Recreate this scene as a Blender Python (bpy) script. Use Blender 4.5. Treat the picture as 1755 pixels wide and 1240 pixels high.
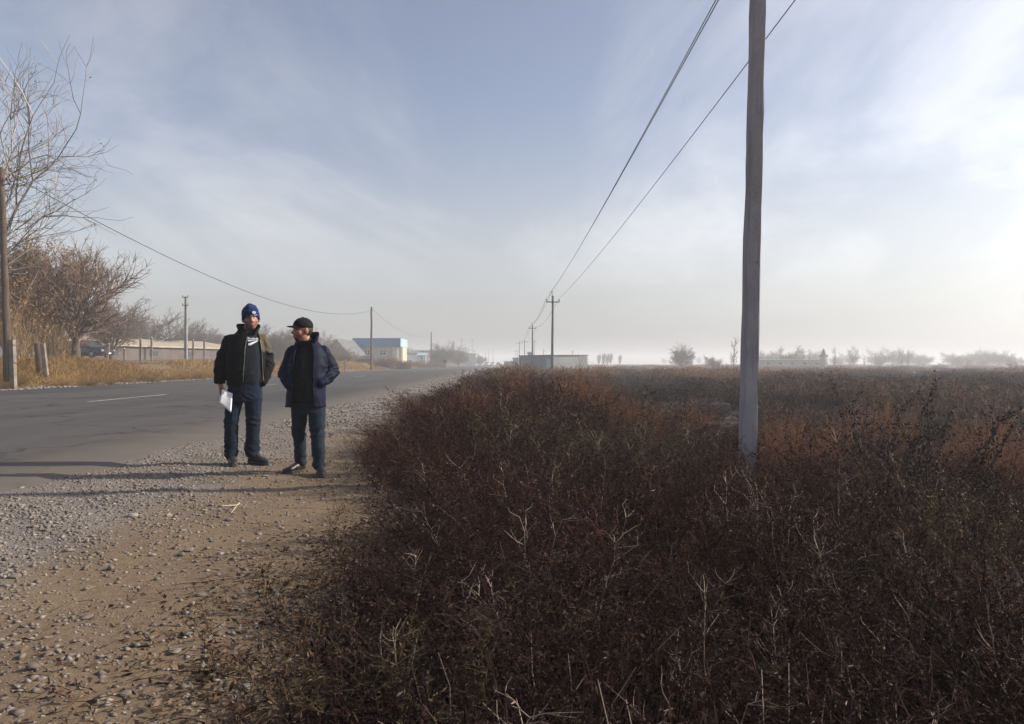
import bpy, bmesh, math, random
import numpy as np
from mathutils import Vector, Matrix, noise as mnoise

for _o in list(bpy.data.objects):
    bpy.data.objects.remove(_o, do_unlink=True)
SC = bpy.context.scene
COL = SC.collection
R = math.radians

# ------------------------------------------------------------------ camera
FPX, CXP, HZ, CAMH = 1267.0, 877.5, 622.0, 1.13      # focal length in photo pixels, horizon row, eye height
cam_data = bpy.data.cameras.new('camera')
cam_data.sensor_fit = 'HORIZONTAL'
cam_data.sensor_width = 36.0
cam_data.lens = 36.0 * FPX / 1755.0
cam_data.clip_start = 0.05
cam_data.clip_end = 6000
cam = bpy.data.objects.new('camera', cam_data)
COL.objects.link(cam)
cam.location = (0, 0, CAMH)
cam.rotation_euler = (R(90) + math.atan((HZ - 620.0) / FPX), 0, 0)
SC.camera = cam

# ------------------------------------------------------------------ sky and sun
SUN_AZ, SUN_EL = R(82), R(27)       # azimuth measured clockwise from +Y (the view direction)
world = bpy.data.worlds.new('World')
SC.world = world
world.use_nodes = True
wn, wl = world.node_tree.nodes, world.node_tree.links
wn.clear()
w_out = wn.new('ShaderNodeOutputWorld')
w_bg = wn.new('ShaderNodeBackground')
w_bg.inputs['Strength'].default_value = 0.105
sky = wn.new('ShaderNodeTexSky')
sky.sky_type = 'NISHITA'
sky.sun_disc = False
sky.sun_elevation = SUN_EL
sky.sun_rotation = SUN_AZ
sky.altitude = 300
sky.air_density = 1.0
sky.dust_density = 3.0
sky.ozone_density = 1.6
# thin high cloud, laid on a flat layer overhead so that it converges towards the horizon
tc = wn.new('ShaderNodeTexCoord')
sep = wn.new('ShaderNodeSeparateXYZ')
wl.new(tc.outputs['Generated'], sep.inputs[0])
def wmath(op, a, b=None):
    n = wn.new('ShaderNodeMath'); n.operation = op
    for i, v in enumerate((a, b)):
        if v is None: continue
        if isinstance(v, (int, float)): n.inputs[i].default_value = v
        else: wl.new(v, n.inputs[i])
    return n.outputs[0]
zc = wmath('ADD', wmath('MAXIMUM', sep.outputs['Z'], 0.0), 0.16)
comb = wn.new('ShaderNodeCombineXYZ')
wl.new(wmath('DIVIDE', sep.outputs['X'], zc), comb.inputs[0])
wl.new(wmath('DIVIDE', sep.outputs['Y'], zc), comb.inputs[1])
mp = wn.new('ShaderNodeMapping')
mp.inputs['Rotation'].default_value = (0, 0, R(28))
mp.inputs['Scale'].default_value = (1.25, 0.50, 1)
mp.inputs['Location'].default_value = (1.7, 0.9, 0)
wl.new(comb.outputs[0], mp.inputs['Vector'])
cn = wn.new('ShaderNodeTexNoise')
cn.inputs['Scale'].default_value = 0.85
cn.inputs['Detail'].default_value = 9
cn.inputs['Roughness'].default_value = 0.58
cn.inputs['Distortion'].default_value = 0.55
wl.new(mp.outputs[0], cn.inputs['Vector'])
cr = wn.new('ShaderNodeMapRange')
cr.interpolation_type = 'SMOOTHSTEP'
cr.inputs['From Min'].default_value = 0.40
cr.inputs['From Max'].default_value = 0.66
cr.inputs['To Max'].default_value = 0.9
wl.new(cn.outputs['Fac'], cr.inputs['Value'])
hsv = wn.new('ShaderNodeHueSaturation')
hsv.inputs['Hue'].default_value = 0.512
hsv.inputs['Saturation'].default_value = 0.34
hsv.inputs['Value'].default_value = 1.30
wl.new(sky.outputs[0], hsv.inputs['Color'])
cmix = wn.new('ShaderNodeMix'); cmix.data_type = 'RGBA'
cfade = wn.new('ShaderNodeMapRange'); cfade.interpolation_type = 'SMOOTHSTEP'
cfade.inputs['From Min'].default_value = 0.03; cfade.inputs['From Max'].default_value = 0.20
wl.new(sep.outputs['Z'], cfade.inputs['Value'])
wl.new(wmath('MULTIPLY', cr.outputs[0], cfade.outputs[0]), cmix.inputs[0])
hs2 = wn.new('ShaderNodeHueSaturation')
hs2.inputs['Hue'].default_value = 0.512
hs2.inputs['Saturation'].default_value = 0.66
wl.new(sky.outputs[0], hs2.inputs['Color'])
# the air near the ground is greyer than overhead
lowsat = wn.new('ShaderNodeMapRange'); lowsat.interpolation_type = 'SMOOTHSTEP'
lowsat.inputs['From Min'].default_value = 0.02; lowsat.inputs['From Max'].default_value = 0.34
wl.new(sep.outputs['Z'], lowsat.inputs['Value'])
wl.new(wmath('ADD', wmath('MULTIPLY', lowsat.outputs[0], 0.60), 0.16), hs2.inputs['Saturation'])
wl.new(wmath('ADD', wmath('MULTIPLY', lowsat.outputs[0], 0.24), 0.08), hsv.inputs['Saturation'])
wl.new(hs2.outputs[0], cmix.inputs[6])
wl.new(hsv.outputs[0], cmix.inputs[7])
wl.new(cmix.outputs[2], w_bg.inputs['Color'])
wl.new(w_bg.outputs[0], w_out.inputs['Surface'])

sun_data = bpy.data.lights.new('sun', 'SUN')
sun_data.energy = 5.0
sun_data.angle = R(0.8)
sun_data.color = (1.0, 0.90, 0.76)
sun = bpy.data.objects.new('sun', sun_data)
COL.objects.link(sun)
_sd = Vector((math.sin(SUN_AZ) * math.cos(SUN_EL), math.cos(SUN_AZ) * math.cos(SUN_EL), math.sin(SUN_EL)))
sun.rotation_euler = _sd.to_track_quat('Z', 'Y').to_euler()
sun.location = _sd * 40

SC.view_settings.view_transform = 'Standard'
SC.view_settings.look = 'None'
SC.view_settings.exposure = 0.6
SC.view_settings.gamma = 1.0
SC.view_settings.use_curve_mapping = False
SC.render.engine = 'CYCLES'
SC.cycles.use_denoising = True
SC.cycles.max_bounces = 4
SC.cycles.diffuse_bounces = 2
SC.cycles.glossy_bounces = 2
SC.cycles.volume_bounces = 0
SC.cycles.transparent_max_bounces = 4
SC.cycles.use_light_tree = False
SC.cycles.use_adaptive_sampling = True
SC.cycles.adaptive_threshold = 0.02

# ------------------------------------------------------------------ small helpers
def px(x, Y):            # lateral position that a photo column has at a distance Y
    return (x - CXP) / FPX * Y
def pz(y, Y):            # height that a photo row has at a distance Y
    return CAMH - (y - HZ) / FPX * Y
def sstep(a, b, v):
    t = np.clip((v - a) / (b - a), 0, 1)
    return t * t * (3 - 2 * t)
ROADS = 0.011            # the road drifts this much to the left per metre
HAZE_DENSITY = 0.0016

def gz(X, Y):
    """height of the terrain"""
    X = np.asarray(X, float); Y = np.asarray(Y, float)
    u = X + ROADS * Y
    bank = 1.12 - 0.55 * sstep(90, 170, Y) - 0.3 * sstep(250, 400, Y)
    z = bank * sstep(-20.7, -25.5, u) + 0.30 * sstep(47, 57, Y) * (1 - sstep(75, 100, Y)) * sstep(-25, -29, u)
    z = z - 0.55 * np.exp(-((Y - 15.5) / 6.0) ** 2) * sstep(1.2, 4.0, u)
    z = z - 0.36 * sstep(-1.3, 2.2, u)
    lump = 0.10 * np.sin(X * 0.9 + 0.3 * Y) * np.sin(Y * 0.55 - 0.2 * X + 1.0)
    z = z + lump * sstep(0.5, 4, u)
    lump2 = 0.12 * np.sin(X * 0.31 + 1.3) * np.sin(Y * 0.23 + 0.4)
    z = z + lump2 * sstep(-22, -28, u)
    small = 0.012 * np.sin(X * 4.1 + Y * 1.7) * np.sin(Y * 3.3 - X * 0.9) + 0.008 * np.sin(X * 9 + 1) * np.sin(Y * 8 + 2)
    z = z + small * (sstep(-4.6, -3.6, u))
    return z
def gzf(X, Y): return float(gz(X, Y))

def tag(o, label=None, cat=None, group=None, kind=None):
    if label: o['label'] = label
    if cat: o['category'] = cat
    if group: o['group'] = group
    if kind: o['kind'] = kind
    return o
def empty(name, loc=(0, 0, 0), rz=0.0):
    o = bpy.data.objects.new(name, None)
    COL.objects.link(o)
    o.location = loc; o.rotation_euler = (0, 0, rz)
    o.empty_display_size = 0.2
    return o
def link(name, mesh, mat=None, parent=None, loc=None):
    o = bpy.data.objects.new(name, mesh)
    COL.objects.link(o)
    if mat is not None and len(mesh.materials) == 0:
        for m in (mat if isinstance(mat, (list, tuple)) else [mat]):
            mesh.materials.append(m)
    if parent is not None: o.parent = parent
    if loc is not None: o.location = loc
    return o
def copy_tree(o, parent=None):
    kids = [c for c in COL.objects if c.parent == o] if parent is None else list(o.children)
    c = o.copy(); COL.objects.link(c)
    c.parent = parent
    for ch in list(o.children): copy_tree(ch, c)
    return c

class MB:
    """collects simple solids into one mesh"""
    def __init__(s): s.v = []; s.f = []; s.m = []
    def add(s, verts, faces, mi=0):
        b = len(s.v); s.v += [tuple(q) for q in verts]
        for f in faces: s.f.append(tuple(b + i for i in f)); s.m.append(mi)
    def box(s, lo, hi, mi=0, M=None):
        (x0, y0, z0), (x1, y1, z1) = lo, hi
        vs = [Vector(q) for q in ((x0,y0,z0),(x1,y0,z0),(x1,y1,z0),(x0,y1,z0),(x0,y0,z1),(x1,y0,z1),(x1,y1,z1),(x0,y1,z1))]
        if M is not None: vs = [M @ q for q in vs]
        s.add(vs, ((0,3,2,1),(4,5,6,7),(0,1,5,4),(1,2,6,5),(2,3,7,6),(3,0,4,7)), mi)
    def tube(s, pts, rad, n=8, mi=0, cap=True):
        pts = [Vector(p) for p in pts]
        if isinstance(rad, (int, float)): rad = [rad] * len(pts)
        base = len(s.v); prev = None
        for i, p in enumerate(pts):
            d = (pts[min(i + 1, len(pts) - 1)] - pts[max(i - 1, 0)]).normalized()
            if prev is None:
                a = Vector((1, 0, 0)) if abs(d.x) < 0.9 else Vector((0, 1, 0))
                u = d.cross(a).normalized()
            else:
                u = (prev - d * prev.dot(d)).normalized()
            prev = u; w = d.cross(u)
            for k in range(n):
                t = 2 * math.pi * k / n
                s.v.append(tuple(p + (u * math.cos(t) + w * math.sin(t)) * rad[i]))
        for i in range(len(pts) - 1):
            for k in range(n):
                a = base + i * n + k; b = base + i * n + (k + 1) % n
                s.f.append((a, b, b + n, a + n)); s.m.append(mi)
        if cap:
            s.f.append(tuple(base + k for k in reversed(range(n)))); s.m.append(mi)
            e = base + (len(pts) - 1) * n
            s.f.append(tuple(e + k for k in range(n))); s.m.append(mi)
    def lathe(s, prof, n=12, mi=0, center=(0, 0, 0)):
        base = len(s.v); cx, cy, cz = center
        for r, z in prof:
            for k in range(n):
                t = 2 * math.pi * k / n
                s.v.append((cx + r * math.cos(t), cy + r * math.sin(t), cz + z))
        for i in range(len(prof) - 1):
            for k in range(n):
                a = base + i * n + k; b = base + i * n + (k + 1) % n
                s.f.append((a, b, b + n, a + n)); s.m.append(mi)
        s.f.append(tuple(base + k for k in reversed(range(n)))); s.m.append(mi)
        e = base + (len(prof) - 1) * n
        s.f.append(tuple(e + k for k in range(n))); s.m.append(mi)
    def prism(s, poly, y0, y1, mi=0, M=None):
        """poly in (x,z) extruded along y"""
        n = len(poly)
        vs = [Vector((x, y0, z)) for x, z in poly] + [Vector((x, y1, z)) for x, z in poly]
        if M is not None: vs = [M @ q for q in vs]
        fs = [tuple(range(n)), tuple(reversed(range(n, 2 * n)))]
        for i in range(n):
            j = (i + 1) % n
            fs.append((i, i + n, j + n, j))
        s.add(vs, fs, mi)
    def mesh(s, name, smooth=False):
        me = bpy.data.meshes.new(name)
        me.from_pydata(s.v, [], s.f)
        if any(s.m): me.polygons.foreach_set('material_index', s.m)
        bm = bmesh.new(); bm.from_mesh(me)
        bmesh.ops.recalc_face_normals(bm, faces=bm.faces)
        bm.to_mesh(me); bm.free()
        if smooth: me.polygons.foreach_set('use_smooth', [True] * len(me.polygons))
        me.update()
        return me
    def build(s, name, mat, parent=None, smooth=False, bevel=0.0, loc=None):
        o = link(name, s.mesh(name, smooth), mat, parent, loc)
        if bevel > 0:
            b = o.modifiers.new('bevel', 'BEVEL'); b.width = bevel; b.segments = 2; b.limit_method = 'ANGLE'
        return o

def np_mesh(name, verts, faces, tint=None, smooth=False, mat_idx=None):
    """fast mesh from arrays; faces (n,3) or (n,4)"""
    verts = np.asarray(verts, np.float32); faces = np.asarray(faces, np.int32)
    me = bpy.data.meshes.new(name)
    nf, k = faces.shape
    me.vertices.add(len(verts)); me.vertices.foreach_set('co', verts.ravel())
    me.loops.add(nf * k); me.loops.foreach_set('vertex_index', faces.ravel())
    me.polygons.add(nf)
    me.polygons.foreach_set('loop_start', np.arange(0, nf * k, k, dtype=np.int32))
    me.polygons.foreach_set('loop_total', np.full(nf, k, np.int32))
    if smooth: me.polygons.foreach_set('use_smooth', np.ones(nf, bool))
    if mat_idx is not None: me.polygons.foreach_set('material_index', np.asarray(mat_idx, np.int32))
    me.update(calc_edges=True)
    if tint is not None:
        at = me.attributes.new('tint', 'FLOAT', 'POINT')
        at.data.foreach_set('value', np.asarray(tint, np.float32))
    return me

# ------------------------------------------------------------------ materials
def new_mat(name):
    m = bpy.data.materials.new(name); m.use_nodes = True
    nt = m.node_tree; b = nt.nodes['Principled BSDF']
    return m, nt, b
def nmath(nt, op, a, b=None, c=None):
    n = nt.nodes.new('ShaderNodeMath'); n.operation = op
    for i, v in enumerate((a, b, c)):
        if v is None: continue
        if isinstance(v, (int, float)): n.inputs[i].default_value = v
        else: nt.links.new(v, n.inputs[i])
    return n.outputs[0]
def nnoise(nt, scale, detail=4, rough=0.55, vec=None, dist=0.0):
    n = nt.nodes.new('ShaderNodeTexNoise')
    n.inputs['Scale'].default_value = scale; n.inputs['Detail'].default_value = detail
    n.inputs['Roughness'].default_value = rough; n.inputs['Distortion'].default_value = dist
    if vec is not None: nt.links.new(vec, n.inputs['Vector'])
    return n.outputs['Fac']
def nrange(nt, v, a, b, c=0.0, d=1.0, smooth=True):
    n = nt.nodes.new('ShaderNodeMapRange')
    if smooth: n.interpolation_type = 'SMOOTHSTEP'
    n.inputs['From Min'].default_value = a; n.inputs['From Max'].default_value = b
    n.inputs['To Min'].default_value = c; n.inputs['To Max'].default_value = d
    nt.links.new(v, n.inputs['Value'])
    return n.outputs[0]
def nmix(nt, fac, a, b):
    n = nt.nodes.new('ShaderNodeMix'); n.data_type = 'RGBA'
    for sock, v in ((n.inputs[0], fac), (n.inputs[6], a), (n.inputs[7], b)):
        if isinstance(v, (int, float)): sock.default_value = v
        elif isinstance(v, tuple): sock.default_value = (*v[:3], 1)
        else: nt.links.new(v, sock)
    return n.outputs[2]
def ncoord(nt, which='Object'):
    return nt.nodes.new('ShaderNodeTexCoord').outputs[which]
def nmap(nt, vec, scale=(1, 1, 1), rot=(0, 0, 0)):
    n = nt.nodes.new('ShaderNodeMapping')
    n.inputs['Scale'].default_value = scale; n.inputs['Rotation'].default_value = rot
    nt.links.new(vec, n.inputs['Vector'])
    return n.outputs[0]
def nbump(nt, b, h, strength=0.3, dist=0.02):
    n = nt.nodes.new('ShaderNodeBump')
    n.inputs['Strength'].default_value = strength; n.inputs['Distance'].default_value = dist
    nt.links.new(h, n.inputs['Height']); nt.links.new(n.outputs[0], b.inputs['Normal'])
def simple(name, c1, c2=None, scale=8.0, rough=0.8, bump=0.0, bdist=0.01, metallic=0.0, spec=0.3, stretch=(1, 1, 1), detail=5, lo=0.35, hi=0.65):
    """base colour that wanders between two tones, a little uneven roughness and relief"""
    m, nt, b = new_mat(name)
    c2 = c2 or tuple(q * 0.7 for q in c1)
    vec = nmap(nt, ncoord(nt), stretch)
    f = nnoise(nt, scale, detail, 0.6, vec)
    nt.links.new(nmix(nt, nrange(nt, f, lo, hi), c1, c2), b.inputs['Base Color'])
    b.inputs['Roughness'].default_value = rough; b.inputs['Metallic'].default_value = metallic
    b.inputs['Specular IOR Level'].default_value = spec
    if bump > 0: nbump(nt, b, nnoise(nt, scale * 3, 4, 0.6, vec), bump, bdist)
    return m
def plant_mat(name, dark, mid, pale, trans=0.15, rough=0.75, objvar=0.25):
    """colour follows the per-twig tint, with a shift from plant to plant"""
    m, nt, b = new_mat(name)
    a = nt.nodes.new('ShaderNodeAttribute'); a.attribute_name = 'tint'
    rp = nt.nodes.new('ShaderNodeValToRGB')
    e = rp.color_ramp.elements
    e[0].position = 0.0; e[0].color = (*dark, 1)
    e[1].position = 1.0; e[1].color = (*pale, 1)
    q = e.new(0.55); q.color = (*mid, 1)
    nt.links.new(a.outputs['Fac'], rp.inputs[0])
    oi = nt.nodes.new('ShaderNodeObjectInfo')
    h = nt.nodes.new('ShaderNodeHueSaturation')
    nt.links.new(nrange(nt, oi.outputs['Random'], 0, 1, 1 - objvar, 1 + objvar, False), h.inputs['Value'])
    nt.links.new(rp.outputs[0], h.inputs['Color'])
    nt.links.new(h.outputs[0], b.inputs['Base Color'])
    b.inputs['Roughness'].default_value = rough
    b.inputs['Specular IOR Level'].default_value = 0.10
    if trans > 0:
        out = nt.nodes['Material Output']
        t = nt.nodes.new('ShaderNodeBsdfTranslucent'); nt.links.new(h.outputs[0], t.inputs['Color'])
        ms = nt.nodes.new('ShaderNodeMixShader'); ms.inputs[0].default_value = trans
        nt.links.new(b.outputs[0], ms.inputs[1]); nt.links.new(t.outputs[0], ms.inputs[2])
        nt.links.new(ms.outputs[0], out.inputs['Surface'])
    return m
M = {}
M['concrete'] = simple('concrete', (0.36, 0.335, 0.345), (0.25, 0.235, 0.24), 5, 0.9, 0.4, 0.006, stretch=(1, 1, 0.35))
def cast_concrete():
    m, nt, b = new_mat('cast_concrete')
    P = ncoord(nt)
    big = nnoise(nt, 2.2, 6, 0.65, nmap(nt, P, (1, 1, 0.5))); run = nnoise(nt, 9, 5, 0.6, nmap(nt, P, (3, 3, 0.12))); pit = nnoise(nt, 70, 4, 0.7, P)
    c = nmix(nt, nrange(nt, big, 0.35, 0.65), (0.36, 0.335, 0.345), (0.25, 0.235, 0.24))
    c = nmix(nt, nmath(nt, 'MULTIPLY', nrange(nt, run, 0.52, 0.72), 0.6), c, (0.13, 0.115, 0.11))
    c = nmix(nt, nmath(nt, 'MULTIPLY', nrange(nt, pit, 0.60, 0.70), 0.7), c, (0.12, 0.11, 0.11))
    nt.links.new(c, b.inputs['Base Color']); b.inputs['Roughness'].default_value = 0.95; b.inputs['Specular IOR Level'].default_value = 0.15
    nbump(nt, b, nmath(nt, 'SUBTRACT', big, nrange(nt, pit, 0.58, 0.70, 0.0, 0.5)), 0.8, 0.012)
    return m
M['cast_concrete'] = cast_concrete()
M['concrete_far'] = simple('concrete_far', (0.22, 0.21, 0.205), (0.14, 0.135, 0.13), 2, 0.9)
M['wood_pole'] = simple('wood_pole', (0.085, 0.055, 0.04), (0.045, 0.03, 0.024), 6, 0.85, 0.5, 0.01, stretch=(3, 3, 0.25))
M['old_wood'] = simple('old_wood', (0.16, 0.12, 0.09), (0.08, 0.06, 0.05), 6, 0.85, 0.4, 0.008, stretch=(3, 3, 0.3))
M['steel'] = simple('steel', (0.12, 0.115, 0.11), (0.07, 0.06, 0.055), 20, 0.6, metallic=0.4)
M['ceramic'] = simple('ceramic', (0.10, 0.06, 0.05), (0.07, 0.045, 0.04), 10, 0.35, spec=0.5)
M['wire'] = simple('wire', (0.05, 0.05, 0.055), (0.035, 0.035, 0.04), 3, 0.6)
# ------------------------------------------------------------------ ground
def make_ground():
    xs = np.unique(np.concatenate([np.linspace(-1500, -60, 40), np.linspace(-60, -6, 110), np.linspace(-6, 8, 110), np.linspace(8, 60, 70), np.linspace(60, 1500, 40)]))
    ys = np.unique(np.concatenate([np.linspace(-60, 0, 16), np.linspace(0, 16, 110), np.linspace(16, 80, 100), np.linspace(80, 300, 60), np.linspace(300, 1500, 30)]))
    X, Y = np.meshgrid(xs, ys)
    Z = gz(X, Y)
    v = np.stack([X.ravel(), Y.ravel(), Z.ravel()], 1)
    nx, ny = len(xs), len(ys)
    i = np.arange(nx * ny).reshape(ny, nx)
    f = np.stack([i[:-1, :-1].ravel(), i[:-1, 1:].ravel(), i[1:, 1:].ravel(), i[1:, :-1].ravel()], 1)
    m, nt, b = new_mat('ground_soil')
    P = ncoord(nt)
    s = nt.nodes.new('ShaderNodeSeparateXYZ'); nt.links.new(P, s.inputs[0])
    u = nmath(nt, 'ADD', s.outputs[0], nmath(nt, 'MULTIPLY', s.outputs[1], ROADS))
    wob = nmath(nt, 'MULTIPLY', nmath(nt, 'SUBTRACT', nnoise(nt, 0.8, 5, 0.6, P), 0.5), 2.2)
    uw = nmath(nt, 'ADD', u, wob)
    # shoulder: trodden tan clay with greyer gravelly patches
    big = nnoise(nt, 0.9, 5, 0.6, P)
    fine = nnoise(nt, 22, 6, 0.7, P)
    grit = nnoise(nt, 90, 4, 0.7, P)
    clay = nmix(nt, nrange(nt, fine, 0.3, 0.7), (0.180, 0.132, 0.086), (0.128, 0.093, 0.062))
    gravel = nmix(nt, nrange(nt, grit, 0.3, 0.7), (0.205, 0.180, 0.166), (0.125, 0.110, 0.102))
    # gravel lies along the asphalt, clay near the scrub
    gfac = nrange(nt, nmath(nt, 'ADD', uw, nmath(nt, 'MULTIPLY', big, 1.2)), -2.6, -1.6, 1.0, 0.0)
    sh = nmix(nt, gfac, clay, gravel)
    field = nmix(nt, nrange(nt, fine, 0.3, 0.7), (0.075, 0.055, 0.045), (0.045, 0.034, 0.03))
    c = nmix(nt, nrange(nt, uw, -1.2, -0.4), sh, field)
    verge = nmix(nt, nrange(nt, fine, 0.3, 0.7), (0.158, 0.110, 0.058), (0.101, 0.070, 0.040))
    vg = nmix(nt, nrange(nt, nnoise(nt, 3, 4, 0.6, P), 0.35, 0.6), (0.20, 0.175, 0.145), verge)
    c = nmix(nt, nrange(nt, u, -21.2, -20.8), vg, c)
    c = nmix(nt, nrange(nt, uw, -23.0, -21.0), verge, c)
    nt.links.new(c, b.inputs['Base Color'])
    b.inputs['Roughness'].default_value = 0.95
    b.inputs['Specular IOR Level'].default_value = 0.15
    hgt = nmath(nt, 'ADD', nmath(nt, 'MULTIPLY', fine, 0.6), nmath(nt, 'MULTIPLY', grit, 0.4))
    nbump(nt, b, hgt, 0.55, 0.025)
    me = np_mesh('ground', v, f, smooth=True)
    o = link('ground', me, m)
    return tag(o, 'dry clay roadside ground running out to the flat horizon', 'ground', kind='structure')
make_ground()

def make_road():
    rng = np.random.default_rng(5)
    ys = np.unique(np.concatenate([np.linspace(-60, 0, 30), np.linspace(0, 40, 500), np.linspace(40, 120, 160), np.linspace(120, 1490, 60)]))
    us = np.array([-20.35, -20.0, -16, -12.4, -11.0, -8.0, -5.0, -4.5, -4.2])
    zs = np.array([-0.02, 0.03, 0.055, 0.075, 0.075, 0.06, 0.04, 0.03, -0.02])
    jag = np.convolve(rng.normal(0, 1, len(ys) + 8), np.ones(5) / 5, 'same')[4:-4] * 0.13 + 0.16 * np.sin(ys * 0.9) * np.sin(ys * 0.37)
    jag2 = np.convolve(rng.normal(0, 1, len(ys) + 8), np.ones(5) / 5, 'same')[4:-4] * 0.2
    V = []
    for k, (u, z) in enumerate(zip(us, zs)):
        uu = u + (jag if k >= 7 else (jag2 if k <= 1 else 0))
        V.append(np.stack([uu - ROADS * ys, ys, np.full_like(ys, z)], 1))
    V = np.stack(V, 1).reshape(-1, 3)
    n = len(us); i = np.arange(len(ys) * n).reshape(len(ys), n)
    f = np.stack([i[:-1, :-1].ravel(), i[:-1, 1:].ravel(), i[1:, 1:].ravel(), i[1:, :-1].ravel()], 1)
    m, nt, b = new_mat('asphalt')
    P = ncoord(nt)
    s = nt.nodes.new('ShaderNodeSeparateXYZ'); nt.links.new(P, s.inputs[0])
    u = nmath(nt, 'ADD', s.outputs[0], nmath(nt, 'MULTIPLY', s.outputs[1], ROADS))
    streak = nnoise(nt, 1.0, 5, 0.6, nmap(nt, P, (1.1, 0.05, 1)))
    blot = nnoise(nt, 0.35, 5, 0.6, P)
    grain = nnoise(nt, 120, 3, 0.7, P)
    c = nmix(nt, nrange(nt, streak, 0.3, 0.7), (0.058, 0.054, 0.054), (0.040, 0.038, 0.039))
    c = nmix(nt, nmath(nt, 'MULTIPLY', nrange(nt, grain, 0.35, 0.7), 0.5), c, (0.086, 0.080, 0.077))
    c = nmix(nt, nmath(nt, 'MULTIPLY', nrange(nt, blot, 0.5, 0.75), 0.35), c, (0.036, 0.034, 0.036))
    # wheel tracks, tar patches, fine cracking
    tr = None
    for uc in (-6.7, -8.6, -13.6, -15.6):
        g = nrange(nt, nmath(nt, 'ABSOLUTE', nmath(nt, 'SUBTRACT', u, uc)), 0.15, 0.55, 1.0, 0.0)
        tr = g if tr is None else nmath(nt, 'ADD', tr, g)
    c = nmix(nt, nmath(nt, 'MULTIPLY', nmath(nt, 'MULTIPLY', tr, nrange(nt, streak, 0.25, 0.7)), 0.45), c, (0.088, 0.082, 0.080))
    vo = nt.nodes.new('ShaderNodeTexVoronoi'); vo.feature = 'DISTANCE_TO_EDGE'; vo.inputs['Scale'].default_value = 0.45
    wv = nt.nodes.new('ShaderNodeVectorMath'); wv.operation = 'ADD'
    nz = nt.nodes.new('ShaderNodeTexNoise'); nz.inputs['Scale'].default_value = 1.4; nz.inputs['Detail'].default_value = 5
    nt.links.new(P, nz.inputs['Vector']); nt.links.new(P, wv.inputs[0]); nt.links.new(nz.outputs['Color'], wv.inputs[1]); nt.links.new(wv.outputs[0], vo.inputs['Vector'])
    crack = nmath(nt, 'MULTIPLY', nrange(nt, vo.outputs['Distance'], 0.006, 0.030, 1.0, 0.0), nrange(nt, blot, 0.38, 0.52))
    c = nmix(nt, nmath(nt, 'MULTIPLY', crack, 0.95), c, (0.022, 0.021, 0.021))
    pt = nt.nodes.new('ShaderNodeTexVoronoi'); pt.inputs['Scale'].default_value = 0.16; pt.distance = 'CHEBYCHEV'
    nt.links.new(nmap(nt, P, (1, 0.5, 1)), pt.inputs['Vector'])
    psel = nrange(nt, nt.nodes.new('ShaderNodeSeparateColor').outputs[0], 0, 1)
    sc_ = [n for n in nt.nodes if n.bl_idname == 'ShaderNodeSeparateColor'][-1]; nt.links.new(pt.outputs['Color'], sc_.inputs[0])
    c = nmix(nt, nmath(nt, 'MULTIPLY', nrange(nt, sc_.outputs[0], 0.78, 0.80), 0.7), c, (0.036, 0.034, 0.035))
    # dust blown over the asphalt next to the shoulder
    wob = nmath(nt, 'MULTIPLY', nmath(nt, 'SUBTRACT', nnoise(nt, 1.3, 5, 0.65, P), 0.5), 1.6)
    dust = nrange(nt, nmath(nt, 'ADD', u, wob), -6.4, -4.2)
    c = nmix(nt, nmath(nt, 'MULTIPLY', dust, 0.8), c, (0.119, 0.101, 0.086))
    nt.links.new(c, b.inputs['Base Color'])
    b.inputs['Roughness'].default_value = 0.85
    b.inputs['Specular IOR Level'].default_value = 0.25
    nbump(nt, b, grain, 0.35, 0.006)
    road = link('road', np_mesh('road', V, f, smooth=True), m)
    tag(road, 'grey asphalt two lane road running away to the left of centre', 'road', kind='structure')
    # painted centre dashes, each its own piece of the road
    pm = simple('road_paint', (0.40, 0.39, 0.37), (0.15, 0.145, 0.14), 7, 0.8, lo=0.4, hi=0.75)
    y = 20.2
    while y < 190:
        L = 4.6
        mb = MB()
        seg = 6
        vs = []; fs = []
        for k in range(seg + 1):
            yy = y + L * k / seg
            for w in (-0.065, 0.065):
                vs.append((-11.35 + w - ROADS * yy + rng.normal(0, 0.006), yy, 0.080))
        for k in range(seg): fs.append((2 * k, 2 * k + 1, 2 * k + 3, 2 * k + 2))
        mb.add(vs, fs); mb.build('lane_dash', pm, road)
        y += 12.0
    return road
make_road()

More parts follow.
